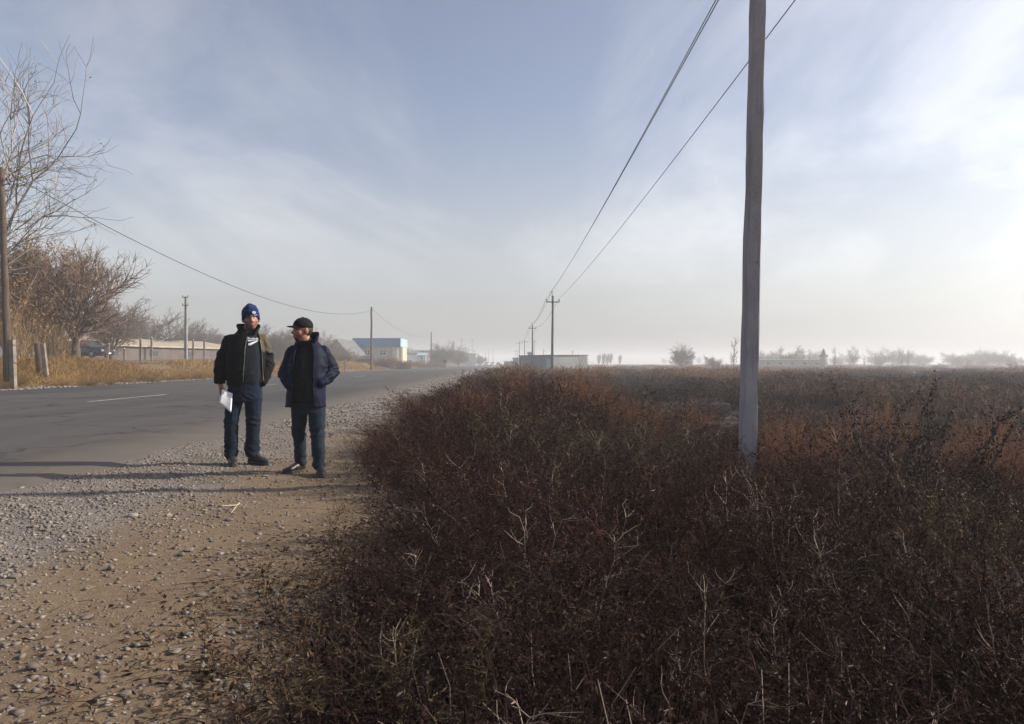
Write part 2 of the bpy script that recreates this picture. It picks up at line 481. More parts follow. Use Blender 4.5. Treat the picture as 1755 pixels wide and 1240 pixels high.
# ------------------------------------------------------------------ loose stones
def stones_arrays(pos, size, rng, small=False):
    """irregular pebbles: squashed octahedra with jittered corners; pos (n,3), size (n,)"""
    base = np.array([(1,0,0),(0,1,0),(-1,0,0),(0,-1,0),(0,0,1),(0,0,-1),(0.72,0.72,0.35),(-0.72,0.7,0.3),(-0.7,-0.72,0.35),(0.7,-0.72,0.3)], float)
    fs = np.array([(4,6,0),(4,1,6),(4,7,1),(4,2,7),(4,8,2),(4,3,8),(4,9,3),(4,0,9),(5,0,6),(5,6,1),(5,1,7),(5,7,2),(5,2,8),(5,8,3),(5,3,9),(5,9,0)])
    n = len(pos)
    if small:
        base = base[:6]; fs = np.array([(4,0,1),(4,1,2),(4,2,3),(4,3,0),(5,1,0),(5,2,1),(5,3,2),(5,0,3)])
    m = len(base)
    v = base[None] * (1 + rng.normal(0, 0.22 if small else 0.16, (n, m, 1))) + rng.normal(0, 0.12, (n, m, 3))
    v = v * np.stack([rng.uniform(0.7, 1.35, n), rng.uniform(0.6, 1.1, n), rng.uniform(0.4, 0.75, n)], 1)[:, None]
    a = rng.uniform(0, 6.283, n); ca, sa = np.cos(a)[:, None], np.sin(a)[:, None]
    v = np.stack([v[..., 0] * ca - v[..., 1] * sa, v[..., 0] * sa + v[..., 1] * ca, v[..., 2]], 2)
    v = v * size[:, None, None] + pos[:, None]
    f = fs[None] + (np.arange(n) * m)[:, None, None]
    t = np.repeat(rng.uniform(0, 1, n), m)
    return v.reshape(-1, 3), f.reshape(-1, 3), t
def stone_material():
    m, nt, b = new_mat('stone')
    a = nt.nodes.new('ShaderNodeAttribute'); a.attribute_name = 'tint'
    rp = nt.nodes.new('ShaderNodeValToRGB'); e = rp.color_ramp.elements
    e[0].color = (0.110, 0.091, 0.080, 1); e[1].color = (0.264, 0.236, 0.214, 1)
    q = e.new(0.5); q.color = (0.154, 0.129, 0.111, 1)
    q = e.new(0.8); q.color = (0.180, 0.163, 0.155, 1)
    nt.links.new(a.outputs['Fac'], rp.inputs[0])
    nz = nnoise(nt, 60, 4, 0.6, ncoord(nt))
    c = nmix(nt, nmath(nt, 'MULTIPLY', nrange(nt, nz, 0.35, 0.65), 0.35), rp.outputs[0], (0.115, 0.093, 0.078))
    nt.links.new(c, b.inputs['Base Color'])
    b.inputs['Roughness'].default_value = 0.9
    b.inputs['Specular IOR Level'].default_value = 0.2
    return m
M['stone'] = stone_material()
def make_gravel():
    rng = np.random.default_rng(11)
    P = []; S = []
    # dense band along the asphalt, thinner over the clay
    def scatter(n, u0, u1, y0, y1, smin, smax, dens):
        Y = np.exp(rng.uniform(np.log(y0), np.log(y1), n)); u = rng.uniform(u0, u1, n)
        X = u - ROADS * Y
        k = rng.uniform(0, 1, n) < dens(u, Y)
        X, Y = X[k], Y[k]
        s = smin * (smax / smin) ** (rng.uniform(0, 1, len(X)) ** 2.2)
        z = gz(X, Y) + s * rng.uniform(-0.15, 0.25, len(s))
        P.append(np.stack([X, Y, z], 1)); S.append(s)
    patch = lambda u, Y: 0.5 + 0.5 * np.sin(u * 2.1 + 1.1 * np.sin(Y * 1.3)) * np.sin(Y * 1.7 + u)
    band = lambda u, Y: np.exp(-((u + 3.55) / 0.85) ** 2)
    scatter(85000, -4.9, 0.2, 2.0, 16, 0.006, 0.020, lambda u, Y: np.clip(0.12 + 0.9 * band(u, Y) + 0.25 * patch(u, Y), 0, 1))
    scatter(30000, -4.7, -0.3, 2.0, 14, 0.009, 0.023, lambda u, Y: np.clip(0.03 + 0.95 * band(u, Y) * (0.5 + patch(u, Y)) + 0.12 * patch(u, Y) ** 2, 0, 1))
    scatter(14000, -4.7, -0.8, 13, 60, 0.018, 0.045, lambda u, Y: np.clip(0.35 + 0.6 * patch(u, Y), 0, 1))
    scatter(800, -6.0, -4.6, 2.5, 12, 0.006, 0.016, lambda u, Y: np.full_like(u, 0.6))
    # verge of the far side
    n = 5000
    Y = np.exp(rng.uniform(np.log(20), np.log(140), n)); u = -20.75 + rng.normal(0, 0.28, n)
    X = u - ROADS * Y; s = rng.uniform(0.03, 0.10, n)
    P.append(np.stack([X, Y, gz(X, Y) + s * 0.2], 1)); S.append(s)
    P = np.concatenate(P); S = np.concatenate(S)
    sm = S < 0.019
    A = stones_arrays(P[sm], S[sm], rng, True); B = stones_arrays(P[~sm], S[~sm], rng)
    v = np.concatenate([A[0], B[0]]); f = np.concatenate([A[1], B[1] + len(A[0])]); t = np.concatenate([A[2], B[2]])
    o = link('gravel', np_mesh('gravel', v, f, t), M['stone'])
    tag(o, 'loose grey and tan gravel strewn along both road edges', 'gravel', kind='stuff')
    # the few large stones that can be picked out
    spots = [(228, 884, .062), (323, 945, .05), (312, 951, .05), (392, 893, .045), (375, 888, .04), (430, 822, .05), (455, 818, .05),
             (262, 952, .035), (190, 975, .05), (362, 868, .038), (500, 826, .04), (118, 943, .045), (64, 870, .04), (290, 882, .045),
             (238, 870, .036), (150, 1060, .05), (300, 1120, .045), (60, 1150, .055), (420, 1175, .04), (215, 1190, .036), (480, 952, .03), (27, 992, .05), (345, 1020, .036)]
    names = ['largest rounded stone on the clay left of the lone twig', 'flat tan stone lying beside a second flat stone on the clay',
             'low flat stone touching its neighbour on the bare clay', 'pale pointed stone just below the lone twig', 'brown stone left of the pale pointed one under the lone twig',
             'pale slab stone on the clay below the two men', 'tilted pale stone nearest the feet of the man with paper', 'small lone stone on smooth clay near the bottom left',
             'grey stone close to the bottom edge of the bare clay', 'dark round pebble left of the lone twig', 'small stone below the black shoes of the capped man',
             'stone in the gravel near the lower left corner', 'stone at the left just under the long narrow shadow', 'brown stone to the right of the largest rounded stone',
             'angular stone above the largest rounded stone', 'stone on the clay at the lower left foreground', 'stone on the clay between foreground pebbles and straw',
             'broad stone in the far lower left corner', 'stone next to the dry straw in the foreground', 'lowest small stone in the middle of the foreground clay',
             'pebble beside the reddish dry leaves at the clay edge', 'stone at the very left edge of the foreground', 'small stone above the foreground straw on the clay']
    for (x, y, s), nm in zip(spots, names):
        s *= 0.78
        Y = CAMH * FPX / (y - HZ); X = (x - CXP) / FPX * Y
        v, f, t = stones_arrays(np.zeros((1, 3)), np.array([s]), rng)
        me = np_mesh('stone', v, f, t)
        o = link('stone', me, M['stone'], loc=(X, Y, gzf(X, Y) + s * 0.15))
        sd = o.modifiers.new('round', 'SUBSURF'); sd.levels = 1; sd.render_levels = 2
        tag(o, nm, 'stone', 'larger stones on the shoulder')
make_gravel()
# ------------------------------------------------------------------ the two men
from mathutils.bvhtree import BVHTree
def ellipsoid(mb, c, r, Mx=None, nu=16, nv=10):
    V = []; F = []
    for j in range(1, nv):
        t = math.pi * j / nv
        for i in range(nu):
            p = 2 * math.pi * i / nu
            V.append(Vector((r[0] * math.sin(t) * math.cos(p) + c[0], r[1] * math.sin(t) * math.sin(p) + c[1], r[2] * math.cos(t) + c[2])))
    V.append(Vector((c[0], c[1], c[2] + r[2]))); V.append(Vector((c[0], c[1], c[2] - r[2])))
    for j in range(nv - 2):
        for i in range(nu):
            a = j * nu + i; b = j * nu + (i + 1) % nu
            F.append((a, a + nu, b + nu, b))
    T, B = len(V) - 2, len(V) - 1
    for i in range(nu):
        F.append((T, i, (i + 1) % nu)); F.append((B, (nv - 2) * nu + (i + 1) % nu, (nv - 2) * nu + i))
    if Mx is not None: V = [Mx @ v for v in V]
    mb.add(V, F)
def limb(mb, pts, rad, n=12):
    """limb with round joints: a tapered tube and a ball at every point"""
    P = [Vector(p) for p in pts]
    fine = []; fr = []
    for i in range(len(P) - 1):
        for k in range(5):
            t = k / 5; fine.append(P[i].lerp(P[i + 1], t)); fr.append(rad[i] + (rad[i + 1] - rad[i]) * t)
    fine.append(P[-1]); fr.append(rad[-1])
    mb.tube(fine, fr, n)
    for p, r in zip(P, rad): ellipsoid(mb, p, (r, r, r), None, 12, 8)
def loft(mb, rings, n=24, p=2.3):
    """closed body of stacked superellipses: (cx, cy, z, rx, ry)"""
    V = []; F = []
    for cx, cy, z, rx, ry in rings:
        for i in range(n):
            t = 2 * math.pi * i / n; c, s = math.cos(t), math.sin(t)
            V.append((cx + rx * math.copysign(abs(c) ** (2 / p), c), cy + ry * math.copysign(abs(s) ** (2 / p), s), z))
    for j in range(len(rings) - 1):
        for i in range(n):
            a = j * n + i; b = j * n + (i + 1) % n
            F.append((a, b, b + n, a + n))
    F.append(tuple(reversed(range(n)))); F.append(tuple((len(rings) - 1) * n + i for i in range(n)))
    mb.add(V, F)
def remesh(mb, voxel, smooth=3):
    """fuse overlapping solids into one continuous skin"""
    o = link('fuse', mb.mesh('fuse'))
    m = o.modifiers.new('r', 'REMESH'); m.mode = 'VOXEL'; m.voxel_size = voxel
    s = o.modifiers.new('s', 'SMOOTH'); s.factor = 0.5; s.iterations = smooth
    dg = bpy.context.evaluated_depsgraph_get(); dg.update()
    me = bpy.data.meshes.new_from_object(o.evaluated_get(dg))
    bpy.data.objects.remove(o, do_unlink=True)
    me.polygons.foreach_set('use_smooth', [True] * len(me.polygons))
    return me
def vcos(me):
    a = np.zeros(len(me.vertices) * 3, np.float32); me.vertices.foreach_get('co', a); return a.reshape(-1, 3).astype(float)
def setcos(me, a): me.vertices.foreach_set('co', a.astype(np.float32).ravel()); me.update()
def vnorms(me):
    a = np.zeros(len(me.vertices) * 3, np.float32); me.vertices.foreach_get('normal', a); return a.reshape(-1, 3).astype(float)
def fold(me, amp, scale, seed=0.0, weight=None):
    """cloth folds: push the skin along its normals by stretched noise"""
    c = vcos(me); n = vnorms(me)
    S = np.array(scale)
    d = np.array([mnoise.noise(Vector((p[0] * S[0] + seed, p[1] * S[1] + seed, p[2] * S[2] + 0.6 * math.sin(p[0] * 14 + seed)))) for p in c])
    d = 1 - 2 * np.abs(d) ** 0.7            # ridged
    w = np.ones(len(c)) if weight is None else weight(c)
    setcos(me, c + n * (d * amp * w)[:, None])
def cut(me, keep):
    """drop the faces whose centre fails keep(x, y, z)"""
    bm = bmesh.new(); bm.from_mesh(me)
    bad = [f for f in bm.faces if not keep(*f.calc_center_median())]
    bmesh.ops.delete(bm, geom=bad, context='FACES')
    bmesh.ops.delete(bm, geom=[v for v in bm.verts if not v.link_faces], context='VERTS')
    for _ in range(8):
        new = {}
        for v in bm.verts:
            nb = [e.other_vert(v) for e in v.link_edges if e.is_boundary]
            if len(nb) == 2: new[v] = v.co * 0.5 + (nb[0].co + nb[1].co) * 0.25
        for v, c in new.items(): v.co = c
    bm.to_mesh(me); bm.free(); me.update()
def cloth(name, me, mat, parent, thick=0.012):
    o = link(name, me, mat, parent)
    if thick:
        s = o.modifiers.new('thickness', 'SOLIDIFY'); s.thickness = thick; s.offset = -1
    return o
def weave(name, c1, c2, rough=0.9, sheen=0.2, scale=60, bump=0.25, spec=0.09):
    m, nt, b = new_mat(name)
    P = ncoord(nt)
    big = nnoise(nt, 5, 4, 0.6, P); fine = nnoise(nt, scale, 3, 0.6, P)
    c = nmix(nt, nrange(nt, big, 0.35, 0.65), c1, c2)
    c = nmix(nt, nmath(nt, 'MULTIPLY', nrange(nt, fine, 0.35, 0.65), 0.3), c, tuple(q * 1.5 for q in c1))
    nt.links.new(c, b.inputs['Base Color']); b.inputs['Roughness'].default_value = rough
    b.inputs['Specular IOR Level'].default_value = spec
    b.inputs['Sheen Weight'].default_value = sheen
    nbump(nt, b, nmath(nt, 'ADD', big, nmath(nt, 'MULTIPLY', fine, 0.3)), bump, 0.01)
    return m
M['skin'] = simple('skin', (0.26, 0.125, 0.088), (0.21, 0.097, 0.068), 14, 0.55, 0.1, 0.002, spec=0.4)
M['brow'] = simple('brow_hair', (0.02, 0.014, 0.012), (0.03, 0.02, 0.016), 60, 0.7)
M['lip'] = simple('lip', (0.24, 0.085, 0.07), (0.2, 0.07, 0.06), 30, 0.5)
M['eye'] = simple('eye', (0.05, 0.035, 0.03), (0.03, 0.02, 0.018), 30, 0.25, spec=0.6)
M['stubble'] = simple('stubble', (0.17, 0.085, 0.065), (0.13, 0.068, 0.053), 50, 0.7)
M['black_cloth'] = weave('black_cloth', (0.0065, 0.0075, 0.0085), (0.0045, 0.005, 0.006), 0.85, 0.03)
M['olive_cloth'] = weave('olive_cloth', (0.070, 0.056, 0.041), (0.050, 0.040, 0.030), 0.8, 0.05)
M['sweat_cloth'] = weave('sweat_cloth', (0.011, 0.0135, 0.019), (0.008, 0.010, 0.015), 0.95, 0.05)
M['jean_dark'] = weave('jean_dark', (0.0072, 0.0135, 0.027), (0.0046, 0.009, 0.019), 0.9, 0.05, 90)
M['jean_teal'] = weave('jean_teal', (0.0115, 0.020, 0.032), (0.007, 0.0125, 0.021), 0.9, 0.05, 90)
M['navy_shell'] = weave('navy_shell', (0.0042, 0.0064, 0.0215), (0.003, 0.0046, 0.015), 0.6, 0.0, 40, 0.2, 0.09)
M['beanie_blue'] = weave('beanie_blue', (0.009, 0.024, 0.090), (0.006, 0.017, 0.066), 1.0, 0.1, 120, 0.8, 0.05)
M['cap_black'] = weave('cap_black', (0.008, 0.0075, 0.009), (0.006, 0.0055, 0.007), 0.85, 0.05)
M['boot'] = simple('boot_leather', (0.014, 0.013, 0.013), (0.022, 0.020, 0.019), 20, 0.45, 0.2, 0.004, spec=0.5)
M['shoe_shine'] = simple('shoe_leather', (0.018, 0.015, 0.015), (0.026, 0.023, 0.022), 16, 0.42, 0.15, 0.003, spec=0.4)
M['sole'] = simple('sole_rubber', (0.03, 0.028, 0.026), (0.06, 0.053, 0.045), 20, 0.9)
M['paper'] = simple('paper', (0.70, 0.71, 0.76), (0.66, 0.67, 0.72), 6, 0.8, spec=0.2)
M['print_white'] = simple('print_white', (0.62, 0.64, 0.68), (0.52, 0.54, 0.58), 40, 0.8)
M['zip'] = simple('zip_metal', (0.26, 0.25, 0.24), (0.14, 0.14, 0.135), 60, 0.4, metallic=0.6)

def add_head(mb, c, yaw, pitch=0.0, s=1.0, roll=0.0):
    """head looking along local -y; returns its matrix"""
    H = Matrix.Translation(c) @ Matrix.Rotation(yaw, 4, 'Z') @ Matrix.Rotation(roll, 4, 'Y') @ Matrix.Rotation(pitch, 4, 'X') @ Matrix.Scale(s, 4)
    ellipsoid(mb, (0, 0.012, 0.030), (0.077, 0.096, 0.092), H)
    ellipsoid(mb, (0, -0.022, -0.020), (0.068, 0.072, 0.085), H)
    ellipsoid(mb, (0, -0.040, -0.072), (0.046, 0.048, 0.040), H)         # chin and jaw
    for q in (-1, 1):
        ellipsoid(mb, (q * 0.043, -0.050, -0.018), (0.026, 0.030, 0.028), H)  # cheek
        ellipsoid(mb, (q * 0.079, 0.012, 0.000), (0.012, 0.022, 0.034), H)   # ear
        ellipsoid(mb, (q * 0.012, -0.104, -0.022), (0.010, 0.010, 0.009), H) # nostril wing
    ellipsoid(mb, (0, -0.078, 0.038), (0.052, 0.020, 0.013), H)           # brow ridge
    limb(mb, [H @ Vector((0, -0.090, 0.022)), H @ Vector((0, -0.110, -0.014))], [0.009, 0.0125], 8)
    ellipsoid(mb, (0, -0.090, -0.050), (0.026, 0.012, 0.008), H)
    ellipsoid(mb, (0, -0.088, -0.061), (0.023, 0.012, 0.008), H)
    return H
def finish_body(me, H, hands=()):
    """eye sockets, and the materials of brows, eyes and lips"""
    for k in ('skin', 'brow', 'eye', 'lip', 'stubble'): me.materials.append(M[k])
    Hi = H.inverted(); c = vcos(me)
    A = np.array(Hi); L = c @ A[:3, :3].T + A[:3, 3]
    for q in (-1, 1):
        d = ((L[:, 0] - q * 0.033) / 0.020) ** 2 + ((L[:, 2] - 0.018) / 0.013) ** 2
        w = np.exp(-d * 1.2) * (L[:, 1] < -0.03)
        L[:, 1] += 0.010 * w
    B = np.array(H); setcos(me, L @ B[:3, :3].T + B[:3, 3])
    mi = []
    for p in me.polygons:
        x, y, z = L[list(p.vertices)].mean(0)
        m = 0
        if y < -0.02 and abs(x) < 0.09 and -0.14 < z < 0.1:
            ax = abs(x) - 0.033
            if abs(ax) < 0.021 and abs(z - 0.036 - 0.004 * (1 - (ax / 0.02) ** 2)) < 0.0055: m = 1
            elif abs(ax) < 0.014 and abs(z - 0.017) < 0.0048: m = 2
            elif abs(x) < 0.024 and -0.066 < z < -0.046 and y < -0.08: m = 3
            elif z < -0.045 or (abs(x) < 0.03 and -0.046 < z < -0.036 and y < -0.07): m = 4
        mi.append(m)
    me.polygons.foreach_set('material_index', mi); me.update()
def shoe(name, parent, heel, ang, L, w, h, mat, shaft=0.0):
    """shoe along its direction: upper, and sole as a sub-part"""
    D = Matrix.Translation((heel[0], heel[1], 0)) @ Matrix.Rotation(ang, 4, 'Z')
    mb = MB()
    st = [(-0.015, 0.55, 0.52), (0.02, 0.78, 0.86), (0.08 * L / 0.28, 0.82, 1.0), (0.13 * L / 0.28, 0.84, 0.86), (0.18 * L / 0.28, 0.98, 0.64), (0.225 * L / 0.28, 0.96, 0.50), (0.262 * L / 0.28, 0.76, 0.40), (0.285 * L / 0.28, 0.35, 0.26)]
    V = []; F = []; n = 12
    for x, ww, hh in st:
        for i in range(n):
            t = 2 * math.pi * i / n
            V.append(D @ Vector((x, w * ww * math.cos(t), 0.018 + h * hh * 0.5 + h * hh * 0.5 * math.sin(t))))
    for j in range(len(st) - 1):
        for i in range(n):
            a = j * n + i; b = j * n + (i + 1) % n; F.append((a, b, b + n, a + n))
    F.append(tuple(reversed(range(n)))); F.append(tuple((len(st) - 1) * n + i for i in range(n)))
    mb.add(V, F)
    if shaft: limb(mb, [D @ Vector((0.045, 0, 0.06)), D @ Vector((0.035, 0, shaft))], [w * 0.95, w * 0.95])
    me = remesh(mb, 0.006, 4)
    o = link(name, me, M[mat], parent)
    mb = MB(); outl = []
    for x, ww, _ in st: outl.append((x, w * ww * 1.04))
    pts = [(x, y) for x, y in outl] + [(x, -y) for x, y in reversed(outl)]
    k = len(pts)
    vs = [D @ Vector((x, y, 0.0)) for x, y in pts] + [D @ Vector((x, y, 0.026)) for x, y in pts]
    mb.add(vs, [tuple(reversed(range(k))), tuple(range(k, 2 * k))] + [(i, (i + 1) % k, k + (i + 1) % k, k + i) for i in range(k)])
    mb.build('sole', M['sole'], o, bevel=0.004)
    return o
def collar(name, parent, mat, c, r_low, r_up, z0, z1, gap, wing=0.0, tilt=0.0, thick=0.010, n=30):
    """standing collar open at the front, its ends folding outwards"""
    V = []; F = []
    for k in range(n + 1):
        t = -math.pi + gap + (2 * math.pi - 2 * gap) * k / n     # 0 points to the back (+y)
        e = max(0, abs(t) / (math.pi - gap) - 0.62) / 0.38
        for j in range(4):
            f = j / 3
            r = r_low + (r_up - r_low) * f + wing * e * f ** 1.5
            zz = z0 + (z1 - z0) * f - 0.035 * e * f + tilt * math.sin(t) * f
            V.append((c[0] + math.sin(t) * r, c[1] + math.cos(t) * r * 0.92 - 0.022 * e, zz - 0.05 * (abs(t) / math.pi) ** 2))
    for k in range(n):
        for j in range(3):
            a = k * 4 + j; F.append((a, a + 4, a + 5, a + 1))
    mb = MB(); mb.add(V, F)
    o = link(name, mb.mesh(name, True), M[mat], parent)
    s = o.modifiers.new('thickness', 'SOLIDIFY'); s.thickness = thick; s.offset = 0
    b = o.modifiers.new('soft', 'SUBSURF'); b.levels = 1; b.render_levels = 1
    return o
def drape(me, o_mesh_mat, name, target, parent, off=0.004, dirv=(0, 1, 0)):
    """lay a flat print on the cloth below it"""
    t = vcos(target); bv = BVHTree.FromPolygons([tuple(q) for q in t], [tuple(p.vertices) for p in target.polygons])
    c = vcos(me); D = Vector(dirv)
    for i, p in enumerate(c):
        h = bv.ray_cast(Vector(p) - D * 0.6, D)
        if h[0] is not None: c[i] = h[0] - D * off
    setcos(me, c)
    return link(name, me, o_mesh_mat, parent)
def text_mesh(body, size):
    cu = bpy.data.curves.new('print', 'FONT'); cu.body = body; cu.size = size; cu.align_x = 'CENTER'; cu.resolution_u = 2
    o = bpy.data.objects.new('print', cu); COL.objects.link(o)
    dg = bpy.context.evaluated_depsgraph_get(); dg.update()
    me = bpy.data.meshes.new_from_object(o.evaluated_get(dg))
    bpy.data.objects.remove(o, do_unlink=True)
    bm = bmesh.new(); bm.from_mesh(me)
    bmesh.ops.triangulate(bm, faces=bm.faces)
    bm.to_mesh(me); bm.free()
    return me
def upright(me, x, y, z, s=1.0, rz=0.0):
    c = vcos(me); a, b = c[:, 0] * s, c[:, 1] * s
    setcos(me, np.stack([x + a * math.cos(rz), y + a * math.sin(rz), z + b], 1)); return me

# ---- man with paper
def make_man_paper():
    X, Y = -3.03, 8.30
    e = empty('person', (X, Y, gzf(X, Y) + 0.005), R(20))
    tag(e, 'man in blue knit hat and open black jacket holding white papers', 'person')
    # body: head, neck, trunk, arms, legs and one visible hand as one skin
    mb = MB()
    hc = Vector((0.092, -0.015, 1.625))
    H = add_head(mb, hc, R(4), R(3), 1.06, R(-3))
    limb(mb, [(0.085, 0.01, 1.56), (0.06, 0.02, 1.44)], [0.060, 0.068])
    loft(mb, [(0.03, 0.0, 0.84, 0.16, 0.115), (0.03, 0, 0.95, 0.17, 0.12), (0.03, 0, 1.1, 0.165, 0.115), (0.035, 0, 1.28, 0.155, 0.115), (0.04, 0.005, 1.38, 0.145, 0.095), (0.05, 0.01, 1.45, 0.08, 0.07)])
    limb(mb, [(-0.12, 0.01, 1.38), (-0.214, 0.03, 1.14), (-0.230, -0.03, 0.93)], [0.050, 0.042, 0.031])
    limb(mb, [(0.20, 0.01, 1.38), (0.278, 0.045, 1.13), (0.215, -0.035, 0.98)], [0.050, 0.042, 0.031])
    ellipsoid(mb, (0.200, -0.045, 0.945), (0.028, 0.034, 0.035))
    limb(mb, [(-0.06, 0, 0.86), (-0.112, -0.005, 0.47), (-0.112, 0.02, 0.10)], [0.075, 0.055, 0.042])
    limb(mb, [(0.115, 0, 0.86), (0.118, -0.005, 0.47), (0.108, 0.02, 0.10)], [0.075, 0.055, 0.042])
    # hand with paper: palm turned to the thigh, four curled fingers, thumb forward over the sheet
    ellipsoid(mb, (-0.224, -0.044, 0.872), (0.019, 0.042, 0.050))
    limb(mb, [(-0.230, -0.032, 0.93), (-0.226, -0.042, 0.89)], [0.030, 0.027], 10)
    for k, (yy, L) in enumerate(((-0.078, 0.072), (-0.056, 0.080), (-0.034, 0.075), (-0.013, 0.060))):
        limb(mb, [(-0.226, yy, 0.845), (-0.230, yy - 0.004, 0.845 - L * 0.5), (-0.217, yy - 0.006, 0.845 - L * 0.9), (-0.198, yy - 0.006, 0.845 - L * 1.08)], [0.0098, 0.0095, 0.0088, 0.0075], 8)
    limb(mb, [(-0.218, -0.068, 0.890), (-0.200, -0.094, 0.858), (-0.180, -0.099, 0.824), (-0.175, -0.098, 0.806)], [0.0125, 0.0115, 0.0100, 0.0085], 8)
    me = remesh(mb, 0.0058, 2); finish_body(me, H)
    link('body', me, None, e)
    # sweatshirt
    mb = MB()
    loft(mb, [(0.035, -0.005, 0.90, 0.170, 0.142), (0.035, -0.012, 1.00, 0.176, 0.155), (0.035, -0.012, 1.12, 0.176, 0.152), (0.04, -0.008, 1.26, 0.174, 0.142), (0.045, 0.0, 1.37, 0.162, 0.122), (0.055, 0.005, 1.44, 0.110, 0.095), (0.072, 0.004, 1.505, 0.080, 0.078)])
    sw = remesh(mb, 0.009, 3); fold(sw, 0.004, (9, 9, 16), 2.0)
    link('sweatshirt', sw, M['sweat_cloth'], e)
    so = [c for c in e.children if c.name.startswith('sweatshirt')][0]
    cx, cz = 0.118, 1.395
    drape(upright(text_mesh('Reebok', 0.042), cx, -0.3, cz, 0.92), M['print_white'], 'lettering', sw, so)
    for tri in ([(-0.060, 0.028), (-0.060, 0.014), (0.055, 0.026), (0.062, 0.030), (0.0, 0.024)], [(-0.055, -0.030), (-0.032, -0.030), (0.052, 0.020), (0.035, 0.018), (-0.055, -0.008)]):
        m2 = bmesh.new(); vs = [m2.verts.new((cx + a * 0.95, -0.3, cz - 0.035 + b)) for a, b in tri]; m2.faces.new(vs)
        bmesh.ops.triangulate(m2, faces=m2.faces); bmesh.ops.subdivide_edges(m2, edges=m2.edges, cuts=3, use_grid_fill=True)
        q = bpy.data.meshes.new('emblem'); m2.to_mesh(q); m2.free(); drape(q, M['print_white'], 'emblem', sw, so)
    # jeans
    mb = MB()
    loft(mb, [(0.025, 0, 0.70, 0.165, 0.115), (0.03, 0.003, 0.80, 0.180, 0.135), (0.03, 0.003, 0.90, 0.178, 0.140), (0.03, 0, 0.985, 0.172, 0.135)])
    limb(mb, [(-0.066, 0, 0.80), (-0.098, -0.008, 0.62), (-0.115, -0.014, 0.47), (-0.115, 0.006, 0.30), (-0.112, 0.016, 0.115)], [0.098, 0.086, 0.075, 0.073, 0.072])
    limb(mb, [(0.118, 0, 0.80), (0.120, -0.008, 0.62), (0.119, -0.014, 0.47), (0.112, 0.006, 0.30), (0.106, 0.016, 0.125)], [0.103, 0.090, 0.079, 0.076, 0.078])
    je = remesh(mb, 0.009, 3)
    fold(je, 0.015, (7, 7, 17), 5.0, lambda c: 0.22 + 0.75 * np.exp(-((c[:, 2] - 0.16) / 0.12) ** 2) + 0.5 * np.exp(-((c[:, 2] - 0.46) / 0.08) ** 2) + 0.35 * np.exp(-((c[:, 2] - 0.74) / 0.07) ** 2))
    link('jeans', je, M['jean_dark'], e)
    # jacket: cut open at the front, collar wings turned out
    mb = MB()
    loft(mb, [(0.034, 0.0, 0.86, 0.190, 0.160), (0.034, 0.0, 0.92, 0.198, 0.170), (0.036, 0, 1.02, 0.203, 0.176), (0.038, 0, 1.16, 0.204, 0.172), (0.040, 0, 1.28, 0.202, 0.162), (0.042, 0.004, 1.36, 0.192, 0.144), (0.048, 0.008, 1.435, 0.148, 0.120), (0.058, 0.010, 1.49, 0.108, 0.100), (0.068, 0.01, 1.53, 0.098, 0.092)])
    limb(mb, [(-0.120, 0.012, 1.385), (-0.178, 0.022, 1.25), (-0.214, 0.030, 1.14), (-0.228, 0.0, 1.03), (-0.232, -0.03, 0.925)], [0.074, 0.074, 0.070, 0.064, 0.054])
    limb(mb, [(0.202, 0.012, 1.385), (0.252, 0.03, 1.25), (0.280, 0.045, 1.13), (0.258, 0.0, 1.03), (0.215, -0.045, 0.935)], [0.074, 0.074, 0.072, 0.066, 0.060])
    jk = remesh(mb, 0.009, 3)
    fold(jk, 0.013, (7, 7, 11), 9.0, lambda c: 0.5 + 0.5 * (np.abs(c[:, 0] - 0.035) > 0.2))
    def keep(x, y, z):
        if z > 1.515: return False
        if z < 0.885 and abs(x - 0.03) < 0.24 and not (x < -0.165 or x > 0.165): return False
        if z < 0.905 and x < -0.165: return False
        cx0 = 0.120; w = np.interp(z, [0.86, 1.05, 1.30, 1.45, 1.52], [0.115, 0.100, 0.088, 0.062, 0.050])
        return not (y < -0.03 and abs(x - cx0) < w)
    cut(jk, keep)
    jo = cloth('jacket', jk, [M['black_cloth'], M['olive_cloth']], e, 0.014)
    mi = []
    for p in jk.polygons:
        x, y, z = p.center
        mi.append(1 if (z > 1.255 + 0.01 * math.sin(x * 40) and x > 0.10) else 0)
    jk.polygons.foreach_set('material_index', mi)
    collar('collar', jo, 'black_cloth', (0.066, 0.008), 0.098, 0.118, 1.475, 1.585, 0.55, 0.060, 0.0)
    # zip tape along both front edges
    for s, x0 in ((-1, 0.120), (1, 0.120)):
        pts = []
        for z in np.linspace(0.93, 1.44, 22):
            w = np.interp(z, [0.86, 1.05, 1.30, 1.45, 1.52], [0.115, 0.100, 0.088, 0.062, 0.050])
            pts.append((x0 + s * w, -0.3, z))
        t = vcos(jk); bv = BVHTree.FromPolygons([tuple(q) for q in t], [tuple(p.vertices) for p in jk.polygons])
        qs = []
        for p in pts:
            h = bv.find_nearest(Vector((p[0] + s * 0.004, -0.15, p[2])))
            qs.append(h[0] + Vector((-s * 0.003, -0.003, 0)))
        mb = MB(); mb.tube(qs, 0.0024, 6); mb.build('zip', M['zip'], jo, True)
    # hat with folded cuff and round badge
    def hat_rim(y): return float(np.interp(y, [-0.12, -0.075, -0.02, 0.03, 0.12], [0.044, 0.040, -0.004, -0.026, -0.040]))
    mb = MB()
    ellipsoid(mb, (0, 0.014, 0.052), (0.088, 0.105, 0.104), H, 24, 14)
    ellipsoid(mb, (0, 0.016, 0.010), (0.0885, 0.100, 0.085), H, 24, 14)
